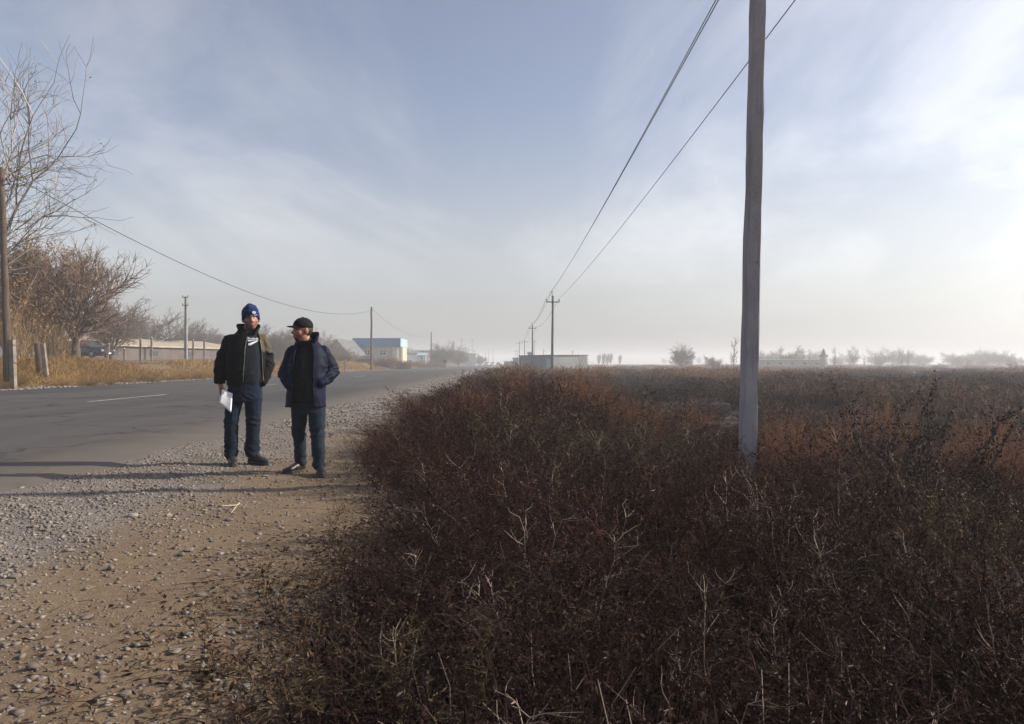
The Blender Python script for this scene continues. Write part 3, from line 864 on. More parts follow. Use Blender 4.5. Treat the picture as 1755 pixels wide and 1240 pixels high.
    ellipsoid(mb, (0.006, 0.030, 0.118), (0.058, 0.066, 0.050), H, 24, 14)
    me = remesh(mb, 0.007, 2)
    Hi = H.inverted()
    def kb(x, y, z):
        q = Hi @ Vector((x, y, z)); return q.z > hat_rim(q.y)
    cut(me, kb); fold(me, 0.006, (13, 13, 20), 1.0)
    c = vcos(me); nn = vnorms(me); A = np.array(Hi); L = c @ A[:3, :3].T + A[:3, 3]
    setcos(me, c + nn * (0.0016 * np.sin(np.arctan2(L[:, 1] - 0.012, L[:, 0]) * 34))[:, None])
    bo = cloth('knit_hat', me, M['beanie_blue'], e, 0.006)
    V = []; F = []; n = 80
    for k in range(n):
        t = 2 * math.pi * k / n
        for j, (dr, dz) in enumerate(((-0.002, 0.0), (0.0022, 0.010), (0.0022, 0.044), (-0.001, 0.056))):
            yy = math.sin(t) * (0.107 + dr) + 0.012
            dr2 = dr + 0.0022 * math.sin(t * 3 + 1) + 0.0015 * (k % 2); V.append(H @ Vector((math.cos(t) * (0.0885 + dr2), yy, 0.036 + 0.004 * math.sin(2 * t + 0.6) - 0.036 + hat_rim(yy) + dz)))
    for k in range(n):
        for j in range(3):
            a = k * 4 + j; b = ((k + 1) % n) * 4 + j; F.append((a, b, b + 1, a + 1))
    mb = MB(); mb.add(V, F); cu = link('cuff', mb.mesh('cuff', True), M['beanie_blue'], bo)
    s = cu.modifiers.new('thickness', 'SOLIDIFY'); s.thickness = 0.008
    B = H @ Matrix.Translation((0.026, -0.110, 0.070)) @ Matrix.Rotation(R(16), 4, 'Z') @ Matrix.Rotation(R(-12), 4, 'X')
    mb = MB(); n = 18
    vs = []; fs = []
    for k in range(n):
        t = 2 * math.pi * k / n
        for r in (0.0175, 0.0115): vs.append(B @ Vector((r * math.cos(t), 0, r * 0.85 * math.sin(t))))
    for k in range(n): a = 2 * k; b = 2 * ((k + 1) % n); fs.append((a, b, b + 1, a + 1))
    mb.add(vs, fs); vs = [B @ Vector((0.0065 * math.cos(2 * math.pi * k / 10), -0.001, 0.0055 * math.sin(2 * math.pi * k / 10))) for k in range(10)]
    mb.add(vs, [tuple(range(10))]); 
    mb.add([B @ Vector(q) for q in ((-0.002, -0.001, -0.030), (0.030, -0.001, -0.030), (0.030, -0.001, -0.026), (-0.002, -0.001, -0.026))], [(0, 1, 2, 3)])
    bd = mb.build('badge', M['print_white'], bo); sm = bd.modifiers.new('thickness', 'SOLIDIFY'); sm.thickness = 0.003; sm.offset = 0
    # boots
    shoe('boot', e, (-0.112, 0.075), R(-84), 0.285, 0.050, 0.098, 'boot', 0.15)
    shoe('boot', e, (0.085, 0.060), R(-48), 0.295, 0.050, 0.098, 'boot', 0.15)
    # paper held at the hip: two loose sheets, a thing of its own
    pe = empty('paper_sheets', e.matrix_basis @ Vector((-0.165, -0.112, 0.700)), R(20))
    for k, (dx, dy, a) in enumerate(((0, 0, 0.0), (0.004, 0.0035, -0.05))):
        V = []; F = []
        c0 = [(-0.045, 0.135), (0.058, 0.085), (0.052, -0.110), (-0.010, -0.080), (-0.072, 0.010)]
        nn = 8
        A_, B_, C_, D_ = Vector((-0.040, 0.140)), Vector((0.062, 0.092)), Vector((0.050, -0.112)), Vector((-0.074, 0.000))
        for i in range(nn + 1):
            for j in range(nn + 1):
                u, v = i / nn, j / nn
                q = A_.lerp(B_, u).lerp(D_.lerp(C_, u), v)
                V.append((q.x + dx, dy + 0.016 * math.sin(u * 2.6 + v) - 0.010 * v + a * (u - 0.5) * 0.1 - 0.012 * (1 - v) * (1 - u), q.y + k * 0.004))
        for i in range(nn):
            for j in range(nn):
                p = i * (nn + 1) + j; F.append((p, p + 1, p + nn + 2, p + nn + 1))
        mb = MB(); mb.add(V, F); o = mb.build('sheet', M['paper'], pe, True)
        s = o.modifiers.new('thickness', 'SOLIDIFY'); s.thickness = 0.0012
    tag(pe, 'white paper sheets held at the hip of the man in the blue hat', 'paper')
make_man_paper()

# ---- man in a cap, hands in pockets
def make_man_cap():
    X, Y = -2.10, 7.62
    e = empty('person', (X, Y, gzf(X, Y) + 0.005), R(15))
    tag(e, 'man in black cap and long navy coat with hands in pockets', 'person')
    mb = MB()
    hc = Vector((-0.058, -0.015, 1.462))
    H = add_head(mb, hc, R(-66), R(2), 0.99, 0.0)
    limb(mb, [(-0.045, 0.015, 1.40), (-0.01, 0.025, 1.28)], [0.062, 0.072])
    loft(mb, [(0.0, 0.0, 0.74, 0.155, 0.115), (0.0, 0, 0.86, 0.165, 0.125), (-0.005, 0, 1.0, 0.165, 0.125), (-0.005, 0, 1.14, 0.155, 0.118), (0.0, 0.005, 1.23, 0.145, 0.10), (0.0, 0.01, 1.31, 0.08, 0.07)])
    limb(mb, [(-0.146, 0.01, 1.23), (-0.220, 0.045, 1.02), (-0.165, -0.06, 0.93)], [0.050, 0.042, 0.032])
    limb(mb, [(0.146, 0.01, 1.23), (0.232, 0.055, 1.045), (0.13, -0.07, 0.96)], [0.050, 0.042, 0.032])
    ellipsoid(mb, (-0.150, -0.085, 0.90), (0.032, 0.038, 0.045)); ellipsoid(mb, (0.11, -0.095, 0.925), (0.032, 0.038, 0.045))
    limb(mb, [(-0.08, 0.02, 0.78), (-0.09, 0.07, 0.45), (-0.075, 0.15, 0.10)], [0.075, 0.055, 0.042])
    limb(mb, [(0.08, 0.0, 0.78), (0.088, -0.05, 0.43), (0.105, -0.09, 0.10)], [0.075, 0.055, 0.042])
    me = remesh(mb, 0.0062, 2); finish_body(me, H)
    link('body', me, None, e)
    # short dark hair showing below the cap
    mb = MB(); ellipsoid(mb, (0, 0.020, 0.018), (0.081, 0.094, 0.075), H, 20, 12)
    me = remesh(mb, 0.007, 2); Hi = H.inverted()
    def kh(x, y, z):
        q = Hi @ Vector((x, y, z)); return q.y > 0.012 and q.z > -0.045
    cut(me, kh); cloth('hair', me, M['brow'], e, 0.004)
    mb = MB()
    loft(mb, [(-0.01, -0.01, 0.73, 0.160, 0.145), (-0.01, -0.012, 0.82, 0.166, 0.158), (-0.012, -0.014, 0.95, 0.168, 0.168), (-0.01, -0.010, 1.10, 0.165, 0.155), (-0.005, 0.0, 1.21, 0.155, 0.125), (-0.005, 0.006, 1.29, 0.110, 0.095), (-0.020, 0.008, 1.365, 0.080, 0.082)])
    sw = remesh(mb, 0.009, 3); fold(sw, 0.005, (9, 9, 13), 3.0)
    fo = link('fleece', sw, M['black_cloth'], e)
    mb = MB(); mb.tube([(-0.055, -0.30, z) for z in np.linspace(0.80, 1.30, 16)], 0.0035, 5); zm = mb.mesh('zip'); drape(zm, M['black_cloth'], 'zip', sw, fo, 0.002)
    mb = MB()
    loft(mb, [(0.0, 0, 0.62, 0.155, 0.115), (0.0, 0.003, 0.70, 0.178, 0.130), (0.0, 0.003, 0.80, 0.178, 0.135), (0.0, 0, 0.88, 0.172, 0.13)])
    limb(mb, [(-0.082, 0.01, 0.72), (-0.090, 0.045, 0.58), (-0.092, 0.07, 0.45), (-0.082, 0.115, 0.28), (-0.075, 0.15, 0.105)], [0.092, 0.080, 0.070, 0.062, 0.055])
    limb(mb, [(0.085, 0.0, 0.72), (0.088, -0.03, 0.57), (0.090, -0.055, 0.43), (0.100, -0.075, 0.27), (0.106, -0.09, 0.09)], [0.094, 0.084, 0.074, 0.067, 0.060])
    je = remesh(mb, 0.009, 3)
    fold(je, 0.015, (7, 7, 15), 8.0, lambda c: 0.25 + 0.65 * np.exp(-((c[:, 2] - 0.13) / 0.10) ** 2) + 0.7 * np.exp(-((c[:, 2] - 0.43) / 0.09) ** 2))
    link('jeans', je, M['jean_teal'], e)
    # coat
    mb = MB()
    loft(mb, [(-0.03, 0.01, 0.660, 0.208, 0.180), (-0.026, 0.008, 0.76, 0.196, 0.182), (-0.018, 0.004, 0.88, 0.190, 0.185), (-0.012, 0, 1.0, 0.190, 0.186), (-0.004, 0, 1.12, 0.192, 0.176), (0.0, 0.002, 1.21, 0.188, 0.158), (0.0, 0.006, 1.285, 0.150, 0.132), (-0.006, 0.012, 1.345, 0.110, 0.105), (-0.014, 0.014, 1.39, 0.098, 0.095)])
    limb(mb, [(-0.146, 0.01, 1.235), (-0.192, 0.035, 1.12), (-0.222, 0.045, 1.01), (-0.200, -0.035, 0.95), (-0.170, -0.085, 0.905)], [0.076, 0.074, 0.072, 0.066, 0.058])
    limb(mb, [(0.146, 0.01, 1.235), (0.200, 0.038, 1.14), (0.238, 0.055, 1.045), (0.175, -0.045, 0.985), (0.115, -0.115, 0.935)], [0.076, 0.076, 0.074, 0.068, 0.058])
    ck = remesh(mb, 0.009, 3)
    fold(ck, 0.011, (6, 6, 9), 4.0, lambda c: 0.55 + 0.3 * (np.abs(c[:, 0]) > 0.16))
    fold(ck, 0.014, (4, 4, 30), 7.0, lambda c: np.clip((np.abs(c[:, 0]) - 0.13) / 0.06, 0, 1) * np.exp(-((c[:, 2] - 1.03) / 0.085) ** 2))
    def keep(x, y, z):
        if z > 1.375 or z < 0.685: return False
        cx0 = np.interp(z, [0.68, 1.0, 1.35], [-0.050, -0.060, -0.035]); w = np.interp(z, [0.68, 0.90, 1.05, 1.25, 1.38], [0.112, 0.095, 0.100, 0.090, 0.055])
        return not (y < -0.03 and abs(x - cx0) < w and not (x > 0.075 and z > 0.86))
    cut(ck, keep)
    co = cloth('coat', ck, M['navy_shell'], e, 0.012)
    collar('collar', co, 'navy_shell', (-0.012, 0.014), 0.098, 0.116, 1.335, 1.455, 0.62, 0.035, 0.018)
    bv = BVHTree.FromPolygons([tuple(q) for q in vcos(ck)], [tuple(p.vertices) for p in ck.polygons])
    for sx in (-1, 1):          # shoulder tabs lie on the seam
        vs = []
        for k in range(7):
            for yy in (-0.012, 0.028):
                h = bv.ray_cast(Vector((sx * (0.105 + 0.012 * k), yy, 2.0)), Vector((0, 0, -1)))
                q = h[0] if h[0] is not None else bv.find_nearest(Vector((sx * (0.105 + 0.012 * k), yy, 1.30)))[0]
                vs.append(q + Vector((0, 0, 0.007)))
        mb = MB(); mb.add(vs, [(2 * k, 2 * k + 1, 2 * k + 3, 2 * k + 2) for k in range(6)])
        o = link('shoulder_tab', mb.mesh('shoulder_tab', True), M['navy_shell'], co); q = o.modifiers.new('thickness', 'SOLIDIFY'); q.thickness = 0.006
    # cap with visor
    mb = MB(); ellipsoid(mb, (0, 0.010, 0.052), (0.090, 0.107, 0.094), H, 24, 14)
    me = remesh(mb, 0.006, 2)
    def kc(x, y, z):
        q = Hi @ Vector((x, y, z)); return q.z > 0.046 - 0.16 * max(0, q.y)
    cut(me, kc); cp = cloth('cap', me, M['cap_black'], e, 0.005)
    V = []; F = []; nu, nv = 16, 6
    for i in range(nu + 1):
        t = math.pi * (i / nu) ; 
        for j in range(nv + 1):
            f = j / nv
            x = math.cos(t) * (0.084 - 0.012 * f); y = -math.sin(t) * (0.094 + 0.075 * f * math.sin(t) ** 0.7) + 0.006
            z = 0.050 + 0.010 * (1 - (x / 0.085) ** 2) - 0.016 * f * (0.4 + abs(x) / 0.085)
            V.append(H @ Vector((x, y, z)))
    for i in range(nu):
        for j in range(nv):
            a = i * (nv + 1) + j; F.append((a, a + 1, a + nv + 2, a + nv + 1))
    mb = MB(); mb.add(V, F); vz = link('visor', mb.mesh('visor', True), M['cap_black'], cp)
    s = vz.modifiers.new('thickness', 'SOLIDIFY'); s.thickness = 0.005; s.offset = 0
    mb = MB(); ellipsoid(mb, (0, 0.010, 0.146), (0.009, 0.009, 0.005), H, 8, 6); mb.build('button', M['cap_black'], cp, True)
    shoe('shoe', e, (-0.050, 0.175), R(-138), 0.265, 0.046, 0.092, 'shoe_shine', 0.0)
    shoe('shoe', e, (0.112, -0.055), R(-84), 0.270, 0.046, 0.092, 'shoe_shine', 0.0)
make_man_cap()
# ------------------------------------------------------------------ plant building kit
def seg_arrays(P0, P1, R0, R1, T, n=3):
    """tapered n-sided twig pieces as quads"""
    P0 = np.asarray(P0, float); P1 = np.asarray(P1, float); R0 = np.asarray(R0, float); R1 = np.asarray(R1, float)
    d = P1 - P0
    L = np.linalg.norm(d, axis=1, keepdims=True); d = d / np.maximum(L, 1e-9)
    a = np.where(np.abs(d[:, 2:3]) < 0.9, np.array([[0, 0, 1.0]]), np.array([[1.0, 0, 0]]))
    u = np.cross(d, a); u /= np.linalg.norm(u, axis=1, keepdims=True)
    w = np.cross(d, u)
    N = len(P0); V = np.zeros((N, 2 * n, 3))
    for k in range(n):
        t = 2 * math.pi * k / n
        q = u * math.cos(t) + w * math.sin(t)
        V[:, k] = P0 + q * R0[:, None]
        V[:, n + k] = P1 + q * R1[:, None]
    F = []
    for k in range(n):
        j = (k + 1) % n
        F.append(np.stack([np.full(N, k), np.full(N, j), np.full(N, n + j), np.full(N, n + k)], 1))
    F = np.stack(F, 1) + (np.arange(N) * 2 * n)[:, None, None]
    return V.reshape(-1, 3), F.reshape(-1, 4), np.repeat(np.asarray(T, float), 2 * n)
def leaf_arrays(C, D, W, L, T, rng):
    """small pointed leaf: a quad folded along its length"""
    C = np.asarray(C, float); D = np.asarray(D, float)
    N = len(C)
    D = D / np.maximum(np.linalg.norm(D, axis=1, keepdims=True), 1e-9)
    r = rng.normal(size=(N, 3)); u = np.cross(D, r); u /= np.maximum(np.linalg.norm(u, axis=1, keepdims=True), 1e-9)
    w = np.cross(D, u)
    L = np.asarray(L)[:, None]; W = np.asarray(W)[:, None]
    V = np.stack([C, C + D * L * 0.5 + u * W + w * W * 0.5, C + D * L + w * L * rng.uniform(-0.3, 0.3, (N, 1)), C + D * L * 0.45 - u * W + w * W * 0.5], 1)
    F = np.arange(4)[None] + (np.arange(N) * 4)[:, None]
    return V.reshape(-1, 3), F, np.repeat(np.asarray(T, float), 4)
def cat_arrays(parts):
    V = []; F = []; T = []; b = 0
    for v, f, t in parts:
        V.append(v); F.append(f + b); T.append(t); b += len(v)
    return np.concatenate(V), np.concatenate(F), np.concatenate(T)

class Sprig:
    """grows twigs: lists of pieces and leaves"""
    def __init__(s, seed):
        s.r = np.random.default_rng(seed); s.P0 = []; s.P1 = []; s.R0 = []; s.R1 = []; s.T = []; s.lv = []
    def line(s, p, d, L, r0, r1, steps, wander, up, tint):
        """one wandering twig; returns its points and directions"""
        p = np.array(p, float); d = np.array(d, float); d /= np.linalg.norm(d)
        pts = [(p.copy(), d.copy())]
        for k in range(steps):
            d = d + s.r.normal(0, wander, 3) + np.array([0, 0, up]); d /= np.linalg.norm(d)
            q = p + d * (L / steps)
            a = r0 + (r1 - r0) * k / steps; b = r0 + (r1 - r0) * (k + 1) / steps
            s.P0.append(p); s.P1.append(q); s.R0.append(a); s.R1.append(b); s.T.append(tint)
            p = q; pts.append((p.copy(), d.copy()))
        return pts
    def leaf(s, p, d, W, L, tint): s.lv.append((p, d, W, L, tint))
    def side(s, d, angle):
        """a direction that leaves d at about this angle"""
        r = s.r.normal(size=3); r -= d * np.dot(r, d); r /= max(np.linalg.norm(r), 1e-6)
        return d * math.cos(angle) + r * math.sin(angle)
    def arrays(s, n=3):
        parts = [seg_arrays(s.P0, s.P1, s.R0, s.R1, s.T, n)]
        if s.lv:
            C, D, W, L, T = zip(*s.lv)
            parts.append(leaf_arrays(C, D, W, L, T, s.r))
        return cat_arrays(parts)
    def mesh(s, name, n=3):
        return np_mesh(name, *s.arrays(n))

def weed_bush(seed, h=0.9, rad=0.45, stems=26, leafy=1.0, pale=0.10, fine=1.0):
    """dry roadside weed: many stiff stems, short upward side twigs, withered leaves and seed heads"""
    s = Sprig(seed); r = s.r
    for i in range(stems):
        a = r.uniform(0, 6.283); q = r.uniform(0, 1) ** 0.6
        base = (math.cos(a) * 0.16 * q, math.sin(a) * 0.16 * q, -0.03)
        lean = 0.12 + 0.75 * q * rad / 0.45
        d = (math.cos(a) * lean + r.normal(0, 0.12), math.sin(a) * lean + r.normal(0, 0.12), 1.0)
        L = h * r.uniform(0.7, 1.08) * (1.0 if q < 0.7 else 0.9)
        pl = r.uniform() < pale
        tint = r.uniform(0.75, 1.0) if pl else r.uniform(0.05, 0.5)
        pts = s.line(base, d, L, 0.0031, 0.0012, 8, 0.10, 0.05, tint)
        for k in range(2, len(pts)):
            p, dd = pts[k]
            for _ in range(int(r.integers(1, 4) * fine + 0.5)):
                tl = r.uniform(0.07, 0.24) * (1.15 - 0.06 * k) * h / 0.9
                tw = s.line(p, s.side(dd, r.uniform(0.5, 1.0)), tl, 0.0020, 0.0009, 3, 0.16, 0.10, min(1, tint + r.uniform(-0.1, 0.15)))
                for (tp, td) in tw[1:]:
                    for _ in range(int(r.poisson(1.7 * leafy * fine))):
                        s.leaf(tp + r.normal(0, 0.006, 3), s.side(td, r.uniform(0.4, 1.6)) + np.array([0, 0, -0.25]), r.uniform(0.0018, 0.0042), r.uniform(0.012, 0.032),
                               r.uniform(0.0, 0.6) if r.uniform() < 0.985 else r.uniform(0.7, 1.0))
                    if r.uniform() < 0.35 * fine:
                        t2 = s.line(tp, s.side(td, 0.7), tl * 0.5, 0.0011, 0.0007, 2, 0.2, 0.1, tint)
                        for (qq, qd) in t2[1:]:
                            s.leaf(qq, s.side(qd, 0.9), 0.004, 0.02, r.uniform(0.0, 0.5))
        tp, td = pts[-1]
        for k in range(int(7 * leafy)):      # seed head at the tip
            s.leaf(tp - td * r.uniform(0, 0.08), s.side(td, r.uniform(0.3, 1.0)), r.uniform(0.003, 0.006), r.uniform(0.012, 0.028), r.uniform(0, 0.35))
    return s
def tumbleweed(seed, h=0.6, rad=0.5, n=330):
    """rust coloured rounded bush of very fine curling twigs"""
    s = Sprig(seed); r = s.r
    for i in range(n):
        a = r.uniform(0, 6.283); el = math.asin(r.uniform(0.05, 1.0))
        d = np.array([math.cos(a) * math.cos(el), math.sin(a) * math.cos(el), math.sin(el)])
        L = rad * r.uniform(0.75, 1.05) * (0.75 + 0.5 * math.sin(el) * h / rad)
        t = r.uniform(0.25, 0.9)
        pts = s.line((r.normal(0, 0.03), r.normal(0, 0.03), 0.0), d, L, 0.0026, 0.0010, 5, 0.16, 0.03, t)
        for k in range(2, 6):
            p, dd = pts[k]
            for _ in range(3):
                tw = s.line(p, s.side(dd, r.uniform(0.4, 0.9)), r.uniform(0.06, 0.15), 0.0012, 0.0008, 2, 0.25, 0.05, min(1, t + r.uniform(-0.2, 0.2)))
                for (q, qd) in tw[1:]:
                    if r.uniform() < 0.7: s.leaf(q, s.side(qd, 1.0), 0.0025, 0.014, min(1, t + 0.15))
    return s
def thorn_shrub(seed, h=1.25):
    """open dark shrub with knobbly fruiting spikes"""
    s = Sprig(seed); r = s.r
    for i in range(11):
        a = r.uniform(0, 6.283)
        lean = r.uniform(0.25, 0.9)
        pts = s.line((r.normal(0, 0.05), r.normal(0, 0.05), -0.05), (math.cos(a) * lean, math.sin(a) * lean * 0.7, 1.0), h * r.uniform(0.75, 1.1), 0.0075, 0.003, 11, 0.11, 0.03, r.uniform(0.05, 0.35))
        for k in range(3, len(pts)):
            p, dd = pts[k]
            for _ in range(int(r.integers(0, 3))):
                L = r.uniform(0.10, 0.36)
                tw = s.line(p, s.side(dd, r.uniform(0.5, 1.0)), L, 0.0035, 0.0016, 5, 0.14, 0.10, r.uniform(0.05, 0.35))
                for (q, qd) in tw[1:]:
                    for _ in range(int(r.integers(2, 7))):
                        s.leaf(q + r.normal(0, 0.010, 3), s.side(qd, r.uniform(0.5, 1.3)), r.uniform(0.005, 0.009), r.uniform(0.012, 0.026), r.uniform(0, 0.3))
            if k > 6:
                for _ in range(7):
                    s.leaf(p + r.normal(0, 0.012, 3), s.side(dd, r.uniform(0.5, 1.3)), r.uniform(0.005, 0.009), r.uniform(0.014, 0.03), r.uniform(0, 0.3))
    return s
def bare_stalk(seed, h=0.9, pale=True):
    """one long bent dead stalk with a few broken side twigs"""
    s = Sprig(seed); r = s.r
    t = r.uniform(0.82, 1.0) if pale else r.uniform(0.0, 0.25)
    k = 1.0 if pale else 0.15
    pts = s.line((0, 0, -0.03), (r.normal(0, 0.45 * k), r.normal(0, 0.4 * k), 1), h, 0.0023 if pale else 0.005, 0.0010 if pale else 0.002, 12, 0.17 if pale else 0.04, -0.02 * k, t)
    for k in range(3, 10):
        if r.uniform() < 0.6:
            p, d = pts[k]
            s.line(p, s.side(d, r.uniform(0.6, 1.1)), r.uniform(0.06, 0.20), 0.0014, 0.0007, 4, 0.25, 0.0, t)
    if not pale:
        for k in range(6, 11):
            p, d = pts[k]
            for _ in range(12): s.leaf(p + r.normal(0, 0.014, 3), s.side(d, 0.8), 0.007, 0.034, r.uniform(0, 0.3))
    return s
M['weed'] = plant_mat('dry_weed', (0.0135, 0.0066, 0.0062), (0.042, 0.0200, 0.0150), (0.36, 0.29, 0.24), 0.25)
M['weed_red'] = plant_mat('dry_weed_red', (0.024, 0.0105, 0.0085), (0.082, 0.037, 0.026), (0.40, 0.31, 0.25), 0.28)
M['rust'] = plant_mat('rust_tumbleweed', (0.080, 0.037, 0.024), (0.185, 0.088, 0.054), (0.31, 0.18, 0.11), 0.3)
M['olive_weed'] = plant_mat('olive_weed', (0.035, 0.025, 0.016), (0.115, 0.080, 0.045), (0.40, 0.33, 0.23), 0.15)
M['thorn'] = plant_mat('thorn_shrub', (0.030, 0.019, 0.020), (0.075, 0.048, 0.045), (0.30, 0.25, 0.22), 0.05)
M['litter'] = plant_mat('leaf_litter', (0.035, 0.020, 0.015), (0.10, 0.058, 0.038), (0.30, 0.23, 0.15), 0.1)
M['straw'] = plant_mat('straw', (0.30, 0.22, 0.13), (0.42, 0.33, 0.21), (0.62, 0.55, 0.44), 0.2)

W_MESH = [weed_bush(100 + i, 0.9, 0.45, 36, 1.0, 0.035).mesh('weed_bush') for i in range(6)]
R_MESH = [weed_bush(120 + i, 0.9, 0.42, 30, 1.3, 0.02).mesh('weed_bush_red') for i in range(3)]
O_MESH = [weed_bush(140 + i, 0.8, 0.40, 34, 0.7, 0.10).mesh('olive_weed') for i in range(2)]
T_MESH = [tumbleweed(160 + i).mesh('tumbleweed') for i in range(3)]
H_MESH = [thorn_shrub(180 + i).mesh('thorn_shrub') for i in range(3)]
S_MESH = [bare_stalk(200 + i, 0.95, True).mesh('pale_stalk') for i in range(5)]
D_MESH = [bare_stalk(220 + i, 1.2, False).mesh('dark_stalk') for i in range(3)]
for me in W_MESH: me.materials.append(M['weed'])
for me in R_MESH: me.materials.append(M['weed_red'])
for me in O_MESH: me.materials.append(M['olive_weed'])
for me in T_MESH: me.materials.append(M['rust'])
for me in H_MESH: me.materials.append(M['thorn'])
for me in S_MESH: me.materials.append(M['straw'])
for me in D_MESH: me.materials.append(M['thorn'])

def left_edge(Y):        # where the scrub begins beside the clay
    return np.interp(Y, [1, 3.6, 5.2, 6.5, 8.0, 11, 15, 37, 60], [-0.55, -0.80, -0.72, -0.95, -1.35, -1.85, -2.1, -2.3, -2.6])
def scrub_height(X, Y):
    """how tall the scrub stands, relative to the 0.9 m prototype"""
    h = 0.92
    e = X - float(left_edge(Y))
    h *= 0.55 + 0.45 * float(sstep(0.0, 1.5, e))
    if Y > 9 and X < 3: h *= 0.86 + 0.34 * float(sstep(-0.9, 0.9, X))
    if Y < 4.2: h *= 0.80
    h *= 1.0 - 0.28 * float(sstep(1.4, 3.0, X)) * float(sstep(4.8, 6.5, Y))
    h *= 1.0 + 0.30 * mnoise.noise(Vector((X * 0.8, Y * 0.6, 11.0)))
    return h
def plant(me, name, X, Y, sc, sz, label, cat, group, rng, tilt=0.12, zoff=0.0):
    o = bpy.data.objects.new(name, me); COL.objects.link(o)
    o.location = (X, Y, gzf(X, Y) + zoff)
    o.rotation_euler = (rng.normal(0, tilt), rng.normal(0, tilt), rng.uniform(0, 6.283))
    o.scale = (sc, sc, sz)
    return tag(o, label, cat, group)
def make_scrub():
    rng = np.random.default_rng(77)
    # blue-noise like points over the near field, packed closer near the camera
    pts = []
    tries = 0
    while len(pts) < 225 and tries < 60000:
        tries += 1
        Y = math.exp(rng.uniform(math.log(2.1), math.log(17.0)))
        lo = float(left_edge(Y)) + 0.30
        hi = min(0.74 * Y + 1.2, 11.5)
        X = rng.uniform(lo, hi)
        dmin = 0.36 + 0.030 * Y
        if math.hypot(X - 2.34, Y - 7.27) < 0.28: continue
        if all((X - a) ** 2 + (Y - b) ** 2 > dmin * dmin for a, b in pts): pts.append((X, Y))
    for X, Y in pts:
        h = scrub_height(X, Y)
        e = X - float(left_edge(Y))
        v = mnoise.noise(Vector((X * 0.55, Y * 0.45, 3.1)))
        w = float(np.clip(rng.uniform(0.88, 1.14), 0, 2))
        sc = (0.95 + 0.03 * Y) * w
        if Y < 3.3: where = ' at the bottom edge of the picture'
        elif math.hypot(X - 2.34, Y - 7.27) < 1.3: where = ' around the foot of the near concrete pole'
        elif e < 0.9: where = ' lining the bare clay and gravel'
        elif X / Y > 0.26 and Y > 6: where = ' right of and behind the near concrete pole'
        elif Y > 9: where = ' behind the mound before the grey block'
        elif X / Y > 0.26: where = ' in the lower right of the scrub'
        else: where = ' in the middle of the mound'
        if e < 0.9 and Y > 5 or v > 0.28:
            plant(R_MESH[rng.integers(3)], 'weed_bush', X, Y, sc, h * w, 'reddish brown leafy dry weed bush' + where, 'bush', 'reddish weed bushes in the scrub', rng)
        elif v < -0.33:
            plant(O_MESH[rng.integers(2)], 'weed_bush', X, Y, sc, h * w * 1.05, 'straw tinged dry weed bush' + where, 'bush', 'straw tinged weed bushes in the scrub', rng)
        else:
            plant(W_MESH[rng.integers(6)], 'weed_bush', X, Y, sc, h * w, 'dark brown twiggy weed bush' + where, 'bush', 'dark weed bushes in the scrub', rng)
    # rust coloured rounded bushes that stand out one by one: photo column, distance, size
    for x, Y, s, lab in [(1010, 12.5, 1.5, 'largest rust coloured tumbleweed left of the near concrete pole'), (890, 13.5, 1.25, 'rust tumbleweed at the top of the scrub by the gravel'),
                         (965, 15.5, 1.3, 'rust tumbleweed in front of the grey roadside block'), (1090, 10.0, 1.05, 'rust tumbleweed between the near pole and the largest one'),
                         (1385, 6.9, 0.95, 'rust tumbleweed just right of the near concrete pole foot'), (1345, 8.6, 1.0, 'rust tumbleweed behind the foot of the near pole'),
                         (1660, 3.7, 0.60, 'rust tumbleweed at the lower right corner of the scrub'), (1600, 4.4, 0.7, 'rust tumbleweed low in the scrub under the thorny shrub'),
                         (1700, 7.4, 1.1, 'rust tumbleweed by the right edge behind the thorny shrub'), (1180, 13.0, 1.2, 'rust tumbleweed in the dark hollow left of the near pole'),
                         (1500, 11.5, 1.4, 'broad rust tumbleweed behind the thorny shrub'), (800, 9.5, 0.8, 'small rust tumbleweed at the gravel edge of the scrub')]:
        X = px(x, Y)
        plant(T_MESH[rng.integers(3)], 'tumbleweed', X, Y, s, s * 1.15, lab, 'bush', 'rust coloured tumbleweeds', rng, 0.08, 0.28 if Y > 6 else 0.04)
    # open dark shrubs that rise out of the scrub
    for x, Y, s, lab in [(1540, 5.6, 1.0, 'open dark thorny shrub rising above the scrub at right'), (1500, 6.0, 0.86, 'smaller dark thorny shrub beside the tall one at right'),
                         (1420, 6.6, 0.82, 'thin dark thorny shrub between near pole and tall thorny shrub'), (1625, 5.0, 0.68, 'low dark thorny shrub spreading towards the right edge')]:
        X = px(x, Y)
        plant(H_MESH[rng.integers(3)], 'thorn_shrub', X, Y, s * 1.05, s * 1.02, lab, 'shrub', 'open thorny shrubs', rng, 0.05)
    # leafy weeds that stand up against the gravel and road
    for x, Y, s, lab in [(745, 9.2, 1.0, 'single tall leafy weed against the asphalt'), (775, 9.8, 1.08, 'leafy dark weed standing beside the single tall weed'), (800, 10.4, 1.12, 'forked leafy weed against the far road'),
                         (818, 10.9, 1.1, 'rightmost leafy weed that stands against the road'), (690, 8.2, 0.72, 'short leafy weed at the edge of the gravel'), (640, 7.6, 0.6, 'low reddish weed nearest the man with the cap'),
                         (665, 6.6, 0.62, 'low reddish weed in front of the gravel edge'), (720, 7.4, 0.8, 'reddish weed between gravel and thicket'), (655, 8.9, 0.55, 'little weed growing out of the gravel behind the thicket')]:
        X = px(x, Y)
        plant(R_MESH[rng.integers(3)], 'leafy_weed', X, Y, s * 0.8, s * 0.80, lab, 'weed', 'weeds along the gravel edge', rng, 0.05)
